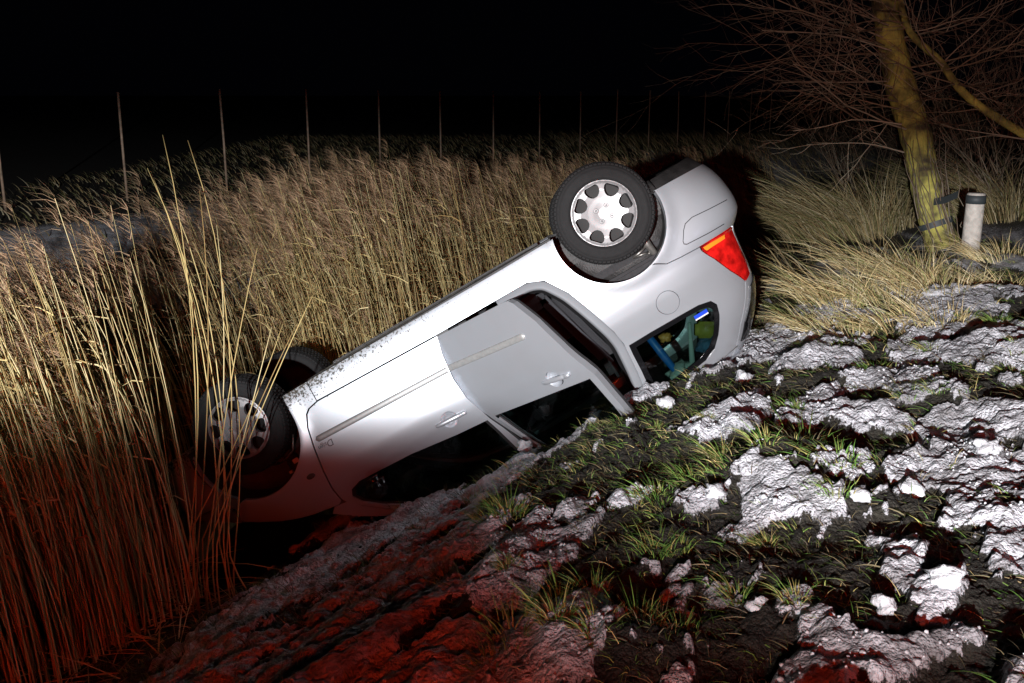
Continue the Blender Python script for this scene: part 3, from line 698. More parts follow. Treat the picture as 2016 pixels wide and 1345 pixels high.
# ------------------------------------------------------------------ plants and small things
FPX = 1960.; PIT = R(14.105)
def ray(px, py):
    r, d = (px-1008)/FPX, (py-672.5)/FPX
    return np.array([r, math.cos(PIT) - d*math.sin(PIT), -math.sin(PIT) - d*math.cos(PIT)])
def at(px, py, t): return np.array([0, 0, 1.65]) + ray(px, py)*t        # a point t metres out along a sight line measured in the photograph
def hit(px, py, tmax=40):
    t = np.linspace(1.5, tmax, 3000); P = np.array([0, 0, 1.65])[None] + ray(px, py)[None]*t[:, None]
    z = terrain(P[:, 0], P[:, 1], fine=False); i = int(np.argmax(P[:, 2] < z)); return P[i] if P[i, 2] < z[i] else P[-1]
def gz(x, y): return float(terrain(np.array([x]), np.array([y]))[0])
def attr_mat(name, rough=.7, trans=0.):
    m, n, l, p = new_mat(name); a_ = n.new('ShaderNodeAttribute'); a_.attribute_name = 'col'
    l.new(a_.outputs['Color'], p.inputs['Base Color']); p.inputs['Roughness'].default_value = rough; p.inputs['Specular IOR Level'].default_value = .25
    return m
M_reed = attr_mat('dry_reed', .6); M_blade = attr_mat('grass_blade', .6); M_twig = attr_mat('twig_bark', .7)
def set_col(me, cols):
    a_ = me.attributes.new('col', 'FLOAT_COLOR', 'POINT'); c = np.ones((len(cols), 4), np.float32); c[:, :3] = cols; a_.data.foreach_set('color', c.ravel())
def blades(base, vec, bend, width, col, seg=3, tipc=None):
    """ribbon leaves: base (n,3), vec (n,3) straight run, bend (n,3) end drop, width (n,), col (n,3)"""
    n = len(base); t = np.linspace(0, 1, seg+1)
    side = np.cross(vec, rng.normal(size=(n, 3))); side /= np.maximum(np.linalg.norm(side, axis=1)[:, None], 1e-9)
    c = base[:, None, :] + vec[:, None, :]*t[None, :, None] + bend[:, None, :]*(t**2)[None, :, None]
    w_ = width[:, None]*(1 - .92*t[None]**1.5)
    co = np.stack([c - side[:, None]*w_[..., None]/2, c + side[:, None]*w_[..., None]/2], 2).reshape(-1, 3)
    k = (np.arange(n)*(seg+1)*2)[:, None] + (np.arange(seg)*2)[None]
    F = np.stack([k, k+1, k+3, k+2], -1).reshape(-1, 4)
    cc = np.repeat(col, (seg+1)*2, axis=0)
    return co, F, cc
def stems(base, vec, bend, rad, col, seg=7, sides=3):
    n = len(base); t = np.linspace(0, 1, seg+1)
    c = base[:, None] + vec[:, None]*t[None, :, None] + bend[:, None]*(t**2.2)[None, :, None]
    a_ = np.cross(vec, np.array([0.3, 1, .1])); a_ /= np.linalg.norm(a_, axis=1)[:, None]; b_ = np.cross(vec, a_); b_ /= np.linalg.norm(b_, axis=1)[:, None]
    r = rad[:, None]*(1 - .65*t[None])
    th = np.arange(sides)*2*math.pi/sides
    co = c[:, :, None] + r[..., None, None]*(a_[:, None, None]*np.cos(th)[None, None, :, None] + b_[:, None, None]*np.sin(th)[None, None, :, None])
    co = co.reshape(-1, 3); m = (seg+1)*sides
    k0 = (np.arange(n)*m)[:, None, None] + (np.arange(seg)*sides)[None, :, None]; j = np.arange(sides)[None, None]
    F = np.stack([k0+j, k0+(j+1) % sides, k0+sides+(j+1) % sides, k0+sides+j], -1).reshape(-1, 4)
    return co, F, np.repeat(col, m, axis=0), c[:, -1]
def merge(parts):
    co, F, cc, o_ = [], [], [], 0
    for c, f, k in parts: co.append(c); F.append(f+o_); cc.append(k); o_ += len(c)
    return np.concatenate(co), np.concatenate(F), np.concatenate(cc)
def col_mesh(name, parts, smooth=True):
    co, F, cc = merge(parts); me = arr_mesh(name, co, F, smooth); set_col(me, cc); return me
REED_C = np.array([(.58, .45, .19), (.48, .36, .15), (.66, .55, .29), (.34, .23, .09), (.60, .48, .22), (.18, .11, .05)])
def reed_parts(base, h, lean, rad, plume=True):
    n = len(base); col = REED_C[rng.integers(0, 6, n)]*rng.uniform(.75, 1.15, (n, 1))
    vec = np.stack([lean[:, 0]*.35, lean[:, 1]*.35, h], -1) + rng.normal(0, .035, (n, 3))*h[:, None]*np.array([1, 1, 0]); bend = np.stack([lean[:, 0]*.65, lean[:, 1]*.65, -.35*np.hypot(lean[:, 0], lean[:, 1])], -1)
    c, F, cc, tip = stems(base, vec, bend, rad, col)
    out = [(c, F, cc)]
    # dry leaves streaming off the upper stem
    rep = 3; tt = rng.uniform(.3, .92, (n, rep)); b = (base[:, None] + vec[:, None]*tt[..., None] + bend[:, None]*(tt**2.2)[..., None]).reshape(-1, 3)
    keep = rng.random(len(b)) < .55; b = b[keep]; m = len(b); hh = np.repeat(h, rep)[keep]
    v = np.stack([rng.normal(-.13, .10, m), rng.normal(0, .09, m), rng.uniform(.05, .24, m)], -1)
    out.append(blades(b, v, np.stack([rng.uniform(-.16, 0, m), rng.normal(0, .05, m), rng.uniform(-.30, -.05, m)], -1), rng.uniform(.006, .012, m), np.repeat(col, rep, axis=0)[keep]*.95))
    if plume:
        k = 24; b = np.repeat(tip, k, axis=0); pl = np.repeat(rng.random(n) < .75, k); b = b[pl]; m = len(b)
        d = np.repeat(vec/np.linalg.norm(vec, axis=1)[:, None], k, axis=0)[pl]; b = b - d*rng.uniform(-.02, .18, (m, 1))
        v = d*rng.uniform(.05, .13, (m, 1)) + np.stack([rng.normal(-.03, .03, m), rng.normal(0, .025, m), 0*np.arange(m)], -1)
        out.append(blades(b, v, np.stack([rng.uniform(-.12, -.02, m), rng.normal(0, .02, m), rng.uniform(-.08, 0, m)], -1), rng.uniform(.0025, .006, m), np.tile(np.array([[.26, .17, .10]]), (m, 1))*rng.uniform(.6, 1.3, (m, 1)), 2))
    return out
def car_xy(P):
    d = P - CO; return d @ EX, d @ EY, d @ EZ
# reed bed
N = 8000
q = -6 + 32*rng.random(N*3)**1.25; s = 4.25 + .3*(1-sstep(1, 4, q)) + (1.5 + 1.2*sstep(3.5, 6.5, q))*rng.random(N*3)**1.25 + .9*sstep(4, 12, q)*rng.random(N*3)
P = q[:, None]*DB[None] + s[:, None]*NB[None]
keep = (fbm(P[:, 0]*.9, P[:, 1]*.9, 3) + rng.uniform(-.25, .55, N*3) > .02)
sf = P @ NF; keep &= sf < 8.6
x3 = np.stack([P[:, 0], P[:, 1], np.full(len(P), -1.5)], -1); cx_, cy_, cz_ = car_xy(x3)
dep = P[:, 1]*math.cos(R(14.1)) + 3.15*math.sin(R(14.1)); pxb = 1008 + 1960*P[:, 0]/dep
keep &= ~((cx_ > -.35) & (cy_ > -1.2) & (cy_ < .95)) & ~((cy_ >= .95) & (pxb > 415 + rng.normal(0, 12, N*3)))
keep &= np.hypot(P[:, 0], P[:, 1]) > 3.2
P = P[keep][:N]; n = len(P)
dist = np.hypot(P[:, 0], P[:, 1])
h = rng.uniform(2.15, 2.85, n)*(1 - .22*sstep(9, 20, P[:, 1])); h *= np.where(rng.random(n) < .18, rng.uniform(.35, .8, n), 1)
lean = np.stack([-h*rng.uniform(.08, .34, n), rng.normal(0, .10, n)], -1)
h *= 1 - .27*(1-sstep(-4.0, -1.6, P[:, 0]))*np.where(rng.random(n) < .12, .2, 1)
z0 = np.minimum(terrain(P[:, 0], P[:, 1], fine=False), WATER) - .03
base = np.column_stack([P, z0])
order = np.argsort(dist); lone = order[:70]; rest = order[70:]
tag(obj('reed_bed', col_mesh('reed_bed', reed_parts(base[rest], h[rest], lean[rest], rng.uniform(.0034, .0072, len(rest))*np.where(dist[rest] < 7.5, 1.3, 1))), M_reed), 'dense bed of tall dry tan reeds along the ditch', 'reeds', kind='stuff')
for i in lone:
    o = obj('reed', col_mesh('reed', [(c - np.tile(base[i], (len(c), 1)), F, k) for c, F, k in reed_parts(base[i:i+1], h[i:i+1], lean[i:i+1], np.array([.0072]))]), M_reed); o.location = base[i]
    tag(o, 'single tall dry tan reed at the near edge of the reed bed', 'reed', 'single reeds at the near edge of the bed')
# reeds that cross the sunken front wheel
cross = [((430, 1000), (415, 560), 5.95), ((442, 1000), (452, 600), 5.95), ((452, 1010), (486, 520), 5.9), ((405, 990), (560, 700), 5.8), ((420, 1010), (548, 690), 5.8), ((432, 1015), (572, 640), 5.85), ((470, 1000), (500, 640), 5.95),
         ((415, 1030), (470, 560), 5.75), ((395, 1020), (432, 600), 5.8), ((385, 1010), (402, 520), 5.9), ((440, 1020), (520, 700), 5.7), ((425, 1010), (462, 640), 6.0), ((450, 1020), (430, 560), 5.9), ((380, 1000), (418, 640), 5.9)]
for (p0, p1, t) in cross:
    a_ = at(*p0, t); b_ = at(*p1, t + .15); v = b_ - a_
    a_ = a_ - v*.16; up_ = abs(p1[0]-p0[0]) < 40; v = v*(1.75 if up_ else 1.34); cv = np.array([-.42, .1, -.10])*rng.uniform(.4, 1.2) if up_ else np.array([.10, 0, -.04])*rng.uniform(-1, 1)
    pts = [a_ + v*k/8 + cv*(k/8)**2.4 for k in range(9)]
    root = a_ - v*.12 + np.array([rng.normal(-.05, .05), .25, 0]); root[2] = max(gz(root[0], root[1]), WATER) - .03       # rooted at the foot of the bank
    pts = [root, root*.5 + a_*.5 + np.array([-.01, 0, 0])] + pts; a_ = root
    m_ = tube_mesh('reed', [p - a_ for p in pts], [.0052*(1-.6*k/10) for k in range(11)], 5); set_col(m_, np.tile(REED_C[rng.integers(0, 5)], (len(m_.vertices), 1)))
    o = obj('reed', m_, M_reed); o.location = a_; tag(o, 'dry reed leaning across the front wheel of the overturned car', 'reed', 'reeds crossing the front wheel')
# broken reeds and dead leaves lying at the foot of the bed
m = 1500; qq = rng.uniform(-1.5, 6.5, m); ss = rng.uniform(3.7, 4.7, m); P = qq[:, None]*DB + ss[:, None]*NB
b = np.column_stack([P, np.maximum(terrain(P[:, 0], P[:, 1], fine=False), WATER)+.01]); ang = rng.uniform(0, 6.28, m); ln = rng.uniform(.15, .7, m)
cx_, cy_, cz_ = car_xy(b); k_ = ~((cx_ > .0) & (cy_ > -1.0) & (cy_ < .95))
b = b[k_]; ang = ang[k_]; ln = ln[k_]; m = len(b)
tag(obj('reed_litter', col_mesh('reed_litter', [blades(b, np.stack([np.cos(ang)*ln, np.sin(ang)*ln, rng.uniform(.0, .35, m)*ln], -1), np.stack([0*ln, 0*ln, -.2*ln], -1), rng.uniform(.004, .011, m), REED_C[rng.integers(0, 6, m)]*.8)]), M_reed), 'litter of broken reeds and dead leaves at the water edge', 'reeds', kind='stuff')

# grass
GREEN = np.array([(.085, .19, .030), (.13, .23, .045), (.060, .135, .026), (.20, .25, .06), (.30, .27, .09), (.40, .33, .14)])
THATCH = np.array([(.10, .085, .045), (.16, .13, .07), (.06, .05, .03), (.05, .07, .02)])
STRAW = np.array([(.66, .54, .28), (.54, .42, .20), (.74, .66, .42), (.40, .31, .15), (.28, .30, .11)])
def tuft(n, r, h0, h1, pal, lean=(0, 0), w0=.0035, w1=.007, flop=.55):
    a_ = rng.uniform(0, 6.283, n); rr = r*np.sqrt(rng.random(n)); b = np.stack([rr*np.cos(a_), rr*np.sin(a_), -.015 + 0*a_], -1)
    L = rng.uniform(h0, h1, n); o_ = rng.uniform(.1, .9, n)*flop
    v = np.stack([np.cos(a_)*L*o_ + lean[0]*L, np.sin(a_)*L*o_ + lean[1]*L, L*np.sqrt(np.maximum(1-o_**2, .2))], -1)
    bd = np.stack([np.cos(a_)*L*.35 + lean[0]*L*.6, np.sin(a_)*L*.35 + lean[1]*L*.6, -L*rng.uniform(.15, .75, n)], -1)
    return blades(b, v, bd, rng.uniform(w0, w1, n), pal[rng.integers(0, len(pal), n)]*rng.uniform(.75, 1.2, (n, 1)))
protos = [col_mesh('grass_tuft', [tuft(int(rng.integers(70, 130)), rng.uniform(.06, .13), .06, rng.uniform(.14, .22), GREEN[:5] if k % 3 else GREEN[1:], (-.15, .1))]) for k in range(9)]
# tufts seen in the photograph (sight lines) and their sizes
spots = [(1420, 905, 1.3), (1580, 900, 1.6), (1640, 940, 1.4), (1500, 930, 1.2), (1360, 960, 1.1), (1290, 990, 1.0), (1720, 880, 1.0), (1330, 1080, .9), (1290, 1090, .9), (1510, 1065, .9), (1000, 1035, 1.1), (960, 1050, .9), (1050, 1010, .8),
         (760, 1190, .9), (730, 1215, .8), (1100, 1210, 1.1), (1160, 1180, 1.0), (1010, 1270, 1.1), (1090, 1265, 1.2), (1250, 1250, 1.0), (1330, 1260, .9), (1640, 700, .9), (1590, 690, .8), (1720, 730, .9), (1830, 690, 1.0), (1780, 860, .9), (1840, 790, .8),
         (1000, 1150, .8), (880, 1140, .7), (1450, 1180, .8), (1560, 1200, .8), (1490, 735, .7), (1430, 720, .9), (1290, 840, .7), (1180, 850, .7), (930, 1000, .6), (820, 1060, .6), (1960, 640, 1.0), (1900, 620, 1.0), (1990, 740, .8), (1640, 1010, .8), (1560, 820, .7), (1390, 850, .6), (1730, 800, .7), (640, 1060, .7), (520, 1120, .7), (1050, 860, .6), (1230, 780, .6), (1170, 1290, 1.1), (960, 1310, .9)]
for i, (px, py, sc_) in enumerate(spots):
    p = hit(px, py); g = obj('grass_tuft', protos[i % 9]); 
    if not protos[i % 9].materials: protos[i % 9].materials.append(M_blade)
    g.location = (p[0], p[1], gz(p[0], p[1])); g.rotation_euler = (0, 0, rng.uniform(-.9, .9)); g.scale = (sc_*.72, sc_*.72, sc_*.55)
    c1, c2, _ = car_xy(np.array([[p[0], p[1], p[2]]])); yel = i % 9 in (0, 3, 6)
    if -.3 < c1[0] < 4.7 and c2[0] < 1.35: lb = 'grass clump on the bank right beside the overturned car'
    elif p[1] > 7: lb = 'green grass clump on the snowy ground before the straw by the tree'
    elif yel: lb = 'grass clump with yellowed blades among the green on the snowy bank'
    else: lb = 'all green grass clump poking through thin snow on the open bank'
    tag(g, lb, 'grass', 'grass: ' + lb[:24])
# short scattered grass
parts = []
NT = 3400; qx = rng.uniform(-2.6, 5.6, NT*3); qy = rng.uniform(1.9, 10.5, NT*3)
zz_, sn_, s_, sf_ = terrain(qx, qy, parts=True)
k_ = (s_ < 3.9) & (rng.random(NT*3) < np.where(sn_ > .5, .12, .9)) & (s_ > -2.5)
qx, qy, zz_ = qx[k_][:NT], qy[k_][:NT], zz_[k_][:NT]
cx_, cy_, _ = car_xy(np.column_stack([qx, qy, zz_])); 
for x, y, z, a1, a2 in zip(qx, qy, zz_, cx_, cy_):
    if 0 < a1 < 4.2 and -.9 < a2 < .62: continue
    c, F, k = tuft(int(rng.integers(8, 22)), .08, .025, rng.uniform(.05, .12), GREEN if rng.random() < .45 else THATCH, (-.15, .08), .002, .0045, .9); parts.append((c + np.array([x, y, z]), F, k))
tag(obj('grass', col_mesh('grass', parts), M_blade), 'short thin grass growing through the snow', 'grass', kind='stuff')
m = 45000; x = rng.uniform(-2.2, 5.0, m); y = rng.uniform(1.9, 9.0, m); zt, sn_, s_, _ = terrain(x, y, parts=True)
cx_, cy_, _ = car_xy(np.column_stack([x, y, zt])); k_ = (s_ < 3.9) & (sn_ < .6) & ~((cx_ > 0) & (cx_ < 4.2) & (cy_ > -.9) & (cy_ < .6))
x, y, zt = x[k_], y[k_], zt[k_]; m = len(x); L = rng.uniform(.03, .11, m); ang = rng.normal(2.2, .9, m)
tag(obj('thatch', col_mesh('thatch', [blades(np.column_stack([x, y, zt-.004]), np.stack([np.cos(ang)*L, np.sin(ang)*L, rng.uniform(.1, .5, m)*L], -1), np.stack([0*L, 0*L, -.3*L], -1), rng.uniform(.0025, .0055, m), np.concatenate([THATCH*1.3, GREEN[:3]*.6])[rng.integers(0, 7, m)])]), M_blade), 'matted dead grass lying flat on the bank', 'grass', kind='stuff')
# straw clumps round the tree and beyond
straw_spots = [(1600, 640, .24, .34), (1640, 610, .36, .60), (1690, 590, .36, .60), (1740, 600, .34, .55), (1790, 560, .36, .60), (1830, 590, .34, .5), (1870, 560, .36, .5), (1930, 560, .34, .45), (1990, 560, .34, .4), (1660, 650, .30, .40), (1760, 640, .3, .4), (1840, 630, .3, .35), (1710, 540, .36, .7), (1960, 520, .3, .4)]
for i, (px, py, r_, hh) in enumerate(straw_spots):
    p = hit(px, py); m_ = col_mesh('straw_clump', [tuft(260, r_*.8, hh*.35, hh*.9, STRAW, (-.28, .05), .0035, .0065, .75)]); g = obj('straw_clump', m_, M_blade)
    g.location = (p[0], p[1], gz(p[0], p[1])-.02); tag(g, 'pale straw coloured grass clump round the foot of the leaning tree', 'dry grass', 'straw grass clumps by the tree')
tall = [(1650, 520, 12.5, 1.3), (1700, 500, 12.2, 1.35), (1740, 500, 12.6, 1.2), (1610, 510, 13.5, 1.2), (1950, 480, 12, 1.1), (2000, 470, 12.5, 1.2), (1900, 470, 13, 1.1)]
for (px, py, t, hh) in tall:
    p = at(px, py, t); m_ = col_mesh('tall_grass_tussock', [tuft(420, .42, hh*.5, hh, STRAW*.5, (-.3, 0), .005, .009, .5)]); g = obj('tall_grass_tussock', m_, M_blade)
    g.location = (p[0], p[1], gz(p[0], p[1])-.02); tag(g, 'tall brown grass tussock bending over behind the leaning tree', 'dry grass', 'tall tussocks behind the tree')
# rank grass on the far side and along the ditch to the right: too far to tell apart
m = 22000; x = rng.uniform(-9, 22, m); y = rng.uniform(9.5, 40, m); zt, _, s_, sf_ = terrain(x, y, parts=True)
k_ = ((sf_ > 8.6) & (rng.random(m) < sstep(11.4, 13.4, sf_ + rng.normal(0, .5, m)))) | ((s_ > 1.6) & (s_ < 4.5) & (y > 9.5)) | ((sf_ > 8.4) & (x > 1.0) & (s_ > 0))
x, y, zt = x[k_], y[k_], zt[k_]; m = len(x); L = rng.uniform(.15, .5, m)*np.where(x < 1.5, .5, 1)
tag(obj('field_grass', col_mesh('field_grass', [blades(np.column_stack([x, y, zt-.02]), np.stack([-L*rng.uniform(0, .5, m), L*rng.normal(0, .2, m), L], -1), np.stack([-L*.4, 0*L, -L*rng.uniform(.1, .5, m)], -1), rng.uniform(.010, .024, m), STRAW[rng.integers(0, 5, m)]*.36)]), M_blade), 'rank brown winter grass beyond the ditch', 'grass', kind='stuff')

# fence posts in the field
M_post = simple('fence_post_steel', (.24, .17, .12), .6, noise=(12, .4))
p0 = np.array([-6.18, 16.07])
for k in range(-1, 15):
    p = p0 + DF*2.0*k; zb = gz(*p); hh = 1.66 - zb + rng.uniform(-.05, .05)
    o = obj('fence_post', tube_mesh('fence_post', [(0, 0, -.2), (0, 0, hh*.5), (rng.normal(0, .008), 0, hh), (rng.normal(0, .008), 0, hh+.006)], [.020, .020, .019, .008], 8), M_post); o.location = (p[0], p[1], zb)
    tag(o, 'thin upright steel fence post standing in the dark field', 'post', 'fence posts in the field')

# ------------------------------------------------------------------ leaning tree with its stake
M_bark, n_, l_, p_ = new_mat('mossy_bark')
tc = n_.new('ShaderNodeTexCoord'); t1 = n_.new('ShaderNodeTexNoise'); t1.inputs['Scale'].default_value = 6; t1.inputs['Detail'].default_value = 8; l_.new(tc.outputs['Object'], t1.inputs['Vector'])
rp_ = n_.new('ShaderNodeValToRGB'); cr = rp_.color_ramp; cr.elements[0].position = .32; cr.elements[0].color = (.055, .045, .025, 1); cr.elements[1].position = .62; cr.elements[1].color = (.42, .40, .09, 1); l_.new(t1.outputs['Fac'], rp_.inputs[0]); l_.new(rp_.outputs[0], p_.inputs['Base Color'])
t2 = n_.new('ShaderNodeTexNoise'); t2.inputs['Scale'].default_value = 30; t2.inputs['Detail'].default_value = 8; mpn = n_.new('ShaderNodeMapping'); mpn.inputs['Scale'].default_value = (1, 1, .25); l_.new(tc.outputs['Object'], mpn.inputs[0]); l_.new(mpn.outputs[0], t2.inputs['Vector'])
bp = n_.new('ShaderNodeBump'); bp.inputs['Strength'].default_value = .9; bp.inputs['Distance'].default_value = .03; l_.new(t2.outputs['Fac'], bp.inputs['Height']); l_.new(bp.outputs[0], p_.inputs['Normal']); p_.inputs['Roughness'].default_value = .85
TT = 10.2
tp = [at(px, py, TT + dt) for px, py, dt in ((1890, 560, 0), (1866, 505, 0), (1838, 430, 0), (1817, 340, 0), (1800, 260, .05), (1777, 180, .1), (1758, 100, .1), (1742, 0, .1), (1720, -140, .15), (1690, -330, .2), (1670, -480, .3))]
tr_base = tp[1].copy(); tr_base[2] = gz(tr_base[0], tr_base[1])
tree = empty('leaning_tree', Matrix.Translation(tuple(tr_base))); tag(tree, 'leaning bare tree with mossy yellow trunk tied to a wooden stake', 'tree')
def sub_pts(P, n):
    P = np.array(P); t = np.linspace(0, len(P)-1, n); out = []
    for v in t:
        i = min(int(v), len(P)-2); f = v-i; p0_ = P[max(i-1, 0)]; p1_ = P[i]; p2_ = P[i+1]; p3_ = P[min(i+2, len(P)-1)]
        out.append(.5*((2*p1_) + (-p0_+p2_)*f + (2*p0_-5*p1_+4*p2_-p3_)*f*f + (-p0_+3*p1_-3*p2_+p3_)*f**3))
    return np.array(out)
TP = sub_pts(tp, 60)
rad = np.interp(np.linspace(0, 10, 60), [0, 1, 2, 3, 5, 7, 10], [.185, .17, .155, .148, .15, .135, .10])
tm = tube_mesh('trunk', [p - tr_base for p in TP], [r*(1 + .05*math.sin(i*1.7)) for i, r in enumerate(rad)], 22)
for v in tm.vertices:
    f = fbm(np.array([v.co.z*2.5]), np.array([math.atan2(v.co.y, v.co.x)*1.5]), 3)[0]; v.co += v.normal*.016*f
obj('trunk', tm, M_bark, tree)
LP = sub_pts([at(px, py, t) for px, py, t in ((1765, -30, 10.25), (1790, 60, 10.1), (1850, 120, 10.0), (1885, 170, 9.9), (1930, 210, 9.85), (2016, 265, 9.8), (2120, 330, 9.7))], 30)
obj('limb', tube_mesh('limb', [p - tr_base for p in LP], list(np.linspace(.032, .044, 30)), 10), M_bark, tree)
# twigs: grown by repeated forking
segs = []      # (polyline, r0, r1)
def grow(p, d, L, r, lvl):
    pts = [p]; n = 6; q = p.copy(); dd = d/np.linalg.norm(d)
    for k in range(n):
        dd = dd + rng.normal(0, .11, 3) + np.array([-.015, 0, .02]); dd /= np.linalg.norm(dd); q = q + dd*L/n; pts.append(q.copy())
        if lvl > 0 and rng.random() < .75:
            d2 = dd + rng.normal(0, .55, 3); grow(q, d2, L*rng.uniform(.35, .65), r*.62*(1-.5*k/n), lvl-1)
    segs.append((pts, r, r*.35))
for k in range(44):      # from the trunk
    i = int(rng.integers(24, 58)); a_ = rng.uniform(0, 6.28); left = rng.random() < .6
    d = np.array([-1.0 if left else .9, rng.normal(0, .5), rng.uniform(-.12, .55)]); grow(TP[i] + np.array([-.1 if left else .1, -.08, 0]), d, rng.uniform(.9, 2.0), rng.uniform(.006, .012), 2)
for k in range(24):
    i = int(rng.integers(2, 28)); d = np.array([rng.normal(.1, .8), rng.normal(0, .5), rng.uniform(-.2, .8)]); grow(LP[i], d, rng.uniform(.6, 1.3), rng.uniform(.006, .011), 2)
for pl in ([(1775, 245), (1686, 235), (1620, 250), (1561, 258)], [(1690, 236), (1635, 203), (1566, 178)], [(1745, 160), (1665, 162), (1552, 162), (1522, 168)], [(1780, 300), (1700, 282), (1588, 285)], [(1770, 215), (1660, 185), (1560, 120)], [(1755, 100), (1650, 70), (1500, 60)], [(1750, 50), (1640, 10), (1520, -20)]):
    pts = list(sub_pts([at(px, py, TT - .25) for px, py in pl], 9)); segs.append((pts, .010, .004))
    for k in range(1, 8): grow(pts[k], (pts[k]-pts[k-1]) + rng.normal(0, .06, 3), rng.uniform(.2, .5), .005, 1)
def twig_mesh(name, segs, org, pal):
    co, F, cc, o_ = [], [], [], 0
    for pts, r0, r1 in segs:
        P = np.array(pts) - org; n = len(P); T = np.gradient(P, axis=0); T /= np.maximum(np.linalg.norm(T, axis=1)[:, None], 1e-9)
        a_ = np.cross(T, [.31, .2, .93]); a_ /= np.maximum(np.linalg.norm(a_, axis=1)[:, None], 1e-9); b_ = np.cross(T, a_)
        r = np.linspace(r0, r1, n)[:, None, None]; th = np.arange(4)*math.pi/2
        c = P[:, None] + r*(a_[:, None]*np.cos(th)[None, :, None] + b_[:, None]*np.sin(th)[None, :, None]); co.append(c.reshape(-1, 3))
        k0 = np.arange(n-1)[:, None]*4; j = np.arange(4)[None]
        F.append(np.stack([k0+j, k0+(j+1) % 4, k0+4+(j+1) % 4, k0+4+j], -1).reshape(-1, 4)+o_); o_ += 4*n
        cc.append(np.tile(pal[rng.integers(0, len(pal))]*rng.uniform(.7, 1.2), (4*n, 1)))
    me = arr_mesh(name, np.concatenate(co), np.concatenate(F)); set_col(me, np.concatenate(cc)); return me
TW = np.array([(.20, .15, .10), (.28, .23, .17), (.14, .10, .07), (.33, .29, .22)])
obj('crown', twig_mesh('crown', segs, tr_base, TW), M_twig, tree)
# ivy-like suckers hugging the trunk
sk = []
for k in range(26):
    i0 = int(rng.integers(5, 14)); L = int(rng.integers(8, 20)); off = np.array([rng.normal(0, .13), -.15 + rng.normal(0, .03), 0]); pts = [TP[min(i, 59)] + off*(1+.05*(i-i0)) + rng.normal(0, .02, 3) for i in range(i0, i0+L, 2)]; sk.append((pts, .006, .003))
obj('sucker_shoots', twig_mesh('sucker_shoots', sk, tr_base, TW*.6), M_twig, tree)
# shrubs behind
for (px, py, t) in ((1960, 440, 13.5), (2010, 420, 12.5), (1900, 400, 15), (1840, 380, 17), (1700, 360, 18)):
    p = at(px, py, t); p[2] = gz(p[0], p[1]); segs = []
    for k in range(14):
        a_ = rng.uniform(0, 6.28); grow(p + np.array([.2*math.cos(a_), .2*math.sin(a_), 0]), np.array([.5*math.cos(a_)-.2, .5*math.sin(a_), 1]), rng.uniform(1.2, 2.4), .010, 2)
    o = obj('bare_shrub', twig_mesh('bare_shrub', segs, p, TW*.75), M_twig); o.location = p; tag(o, 'bare twiggy shrub growing behind the leaning tree', 'shrub', 'bare shrubs behind the leaning tree')
# stake, strap, short stump
M_wood = simple('weathered_stake', (.47, .45, .41), .8, noise=(16, .25), bump=(40, .6)); M_strap = simple('rubber_strap', (.035, .045, .05), .6)
pb = at(1905, 535, 9.6); zb = gz(pb[0], pb[1])
stake = empty('tree_stake', Matrix.Translation((pb[0], pb[1], zb))); tag(stake, 'round pale wooden stake with a dark rubber band at its top', 'post')
topz = at(1903, 376, 9.6)[2] - zb
sm = lathe('post', [(.0005, topz), (.072, topz), (.082, topz-.012), (.084, topz*.5), (.086, -.2)], 20); sm.transform(Matrix(((1, 0, 0, 0), (0, 0, 1, 0), (0, 1, 0, 0), (0, 0, 0, 1)))); obj('post', sm, M_wood, stake)
bnd = lathe('strap', [(.087, topz-.02), (.090, topz-.02), (.090, topz-.10), (.087, topz-.10)], 20); bnd.transform(Matrix(((1, 0, 0, 0), (0, 0, 1, 0), (0, 1, 0, 0), (0, 0, 0, 1)))); obj('strap', bnd, M_strap, stake)
a_ = at(1886, 383, 9.65) - np.array([pb[0], pb[1], zb]); b_ = at(1838, 398, 10.05) - np.array([pb[0], pb[1], zb]); v = b_ - a_
co = [a_ + (0, 0, .035), a_ - (0, 0, .035), a_ + v*.5 + (0, 0, .02), a_ + v*.5 - (0, 0, .05), b_ + (0, 0, .035), b_ - (0, 0, .035)]
co = np.array(co); co2 = co + np.array([.004, .008, 0]); fs = [(0, 1, 3, 2), (2, 3, 5, 4), (6, 8, 9, 7), (8, 10, 11, 9), (0, 2, 8, 6), (2, 4, 10, 8), (1, 7, 9, 3), (3, 9, 11, 5)]
obj('strap', arr_mesh('strap', np.concatenate([co, co2]), np.array(fs), False), M_strap, stake)
def trunk_ring(py):
    i = int(np.argmin([abs(672.5 + FPX*np.dot(p-np.array([0, 0, 1.65]), [0, -math.sin(PIT), -math.cos(PIT)])/np.dot(p-np.array([0, 0, 1.65]), [0, math.cos(PIT), -math.sin(PIT)]) - py) for p in TP])); return i
for py in (438, 490):
    i = trunk_ring(py); t = (TP[i+1]-TP[i-1]); t /= np.linalg.norm(t); c = TP[i] - tr_base; u_ = np.cross(t, [0, 1, 0]); u_ /= np.linalg.norm(u_); w2 = np.cross(t, u_); rr = rad[i] + .016
    co = np.array([c + rr*(u_*math.cos(k*2*math.pi/24) + w2*math.sin(k*2*math.pi/24)) + t*dz for dz in (-.03, .03) for k in range(24)])
    fs = [(k, (k+1) % 24, 24+(k+1) % 24, 24+k) for k in range(24)]; obj('tree_tie', arr_mesh('tree_tie', co, np.array(fs)), M_strap, tree)
pb2 = at(1938, 535, 10.3); zb2 = gz(pb2[0], pb2[1]); tz2 = at(1938, 475, 10.3)[2]-zb2
sm = lathe('stump', [(.0005, tz2), (.062, tz2-.005), (.07, tz2-.02), (.072, -.2)], 18); sm.transform(Matrix(((1, 0, 0, 0), (0, 0, 1, 0), (0, 1, 0, 0), (0, 0, 0, 1))))
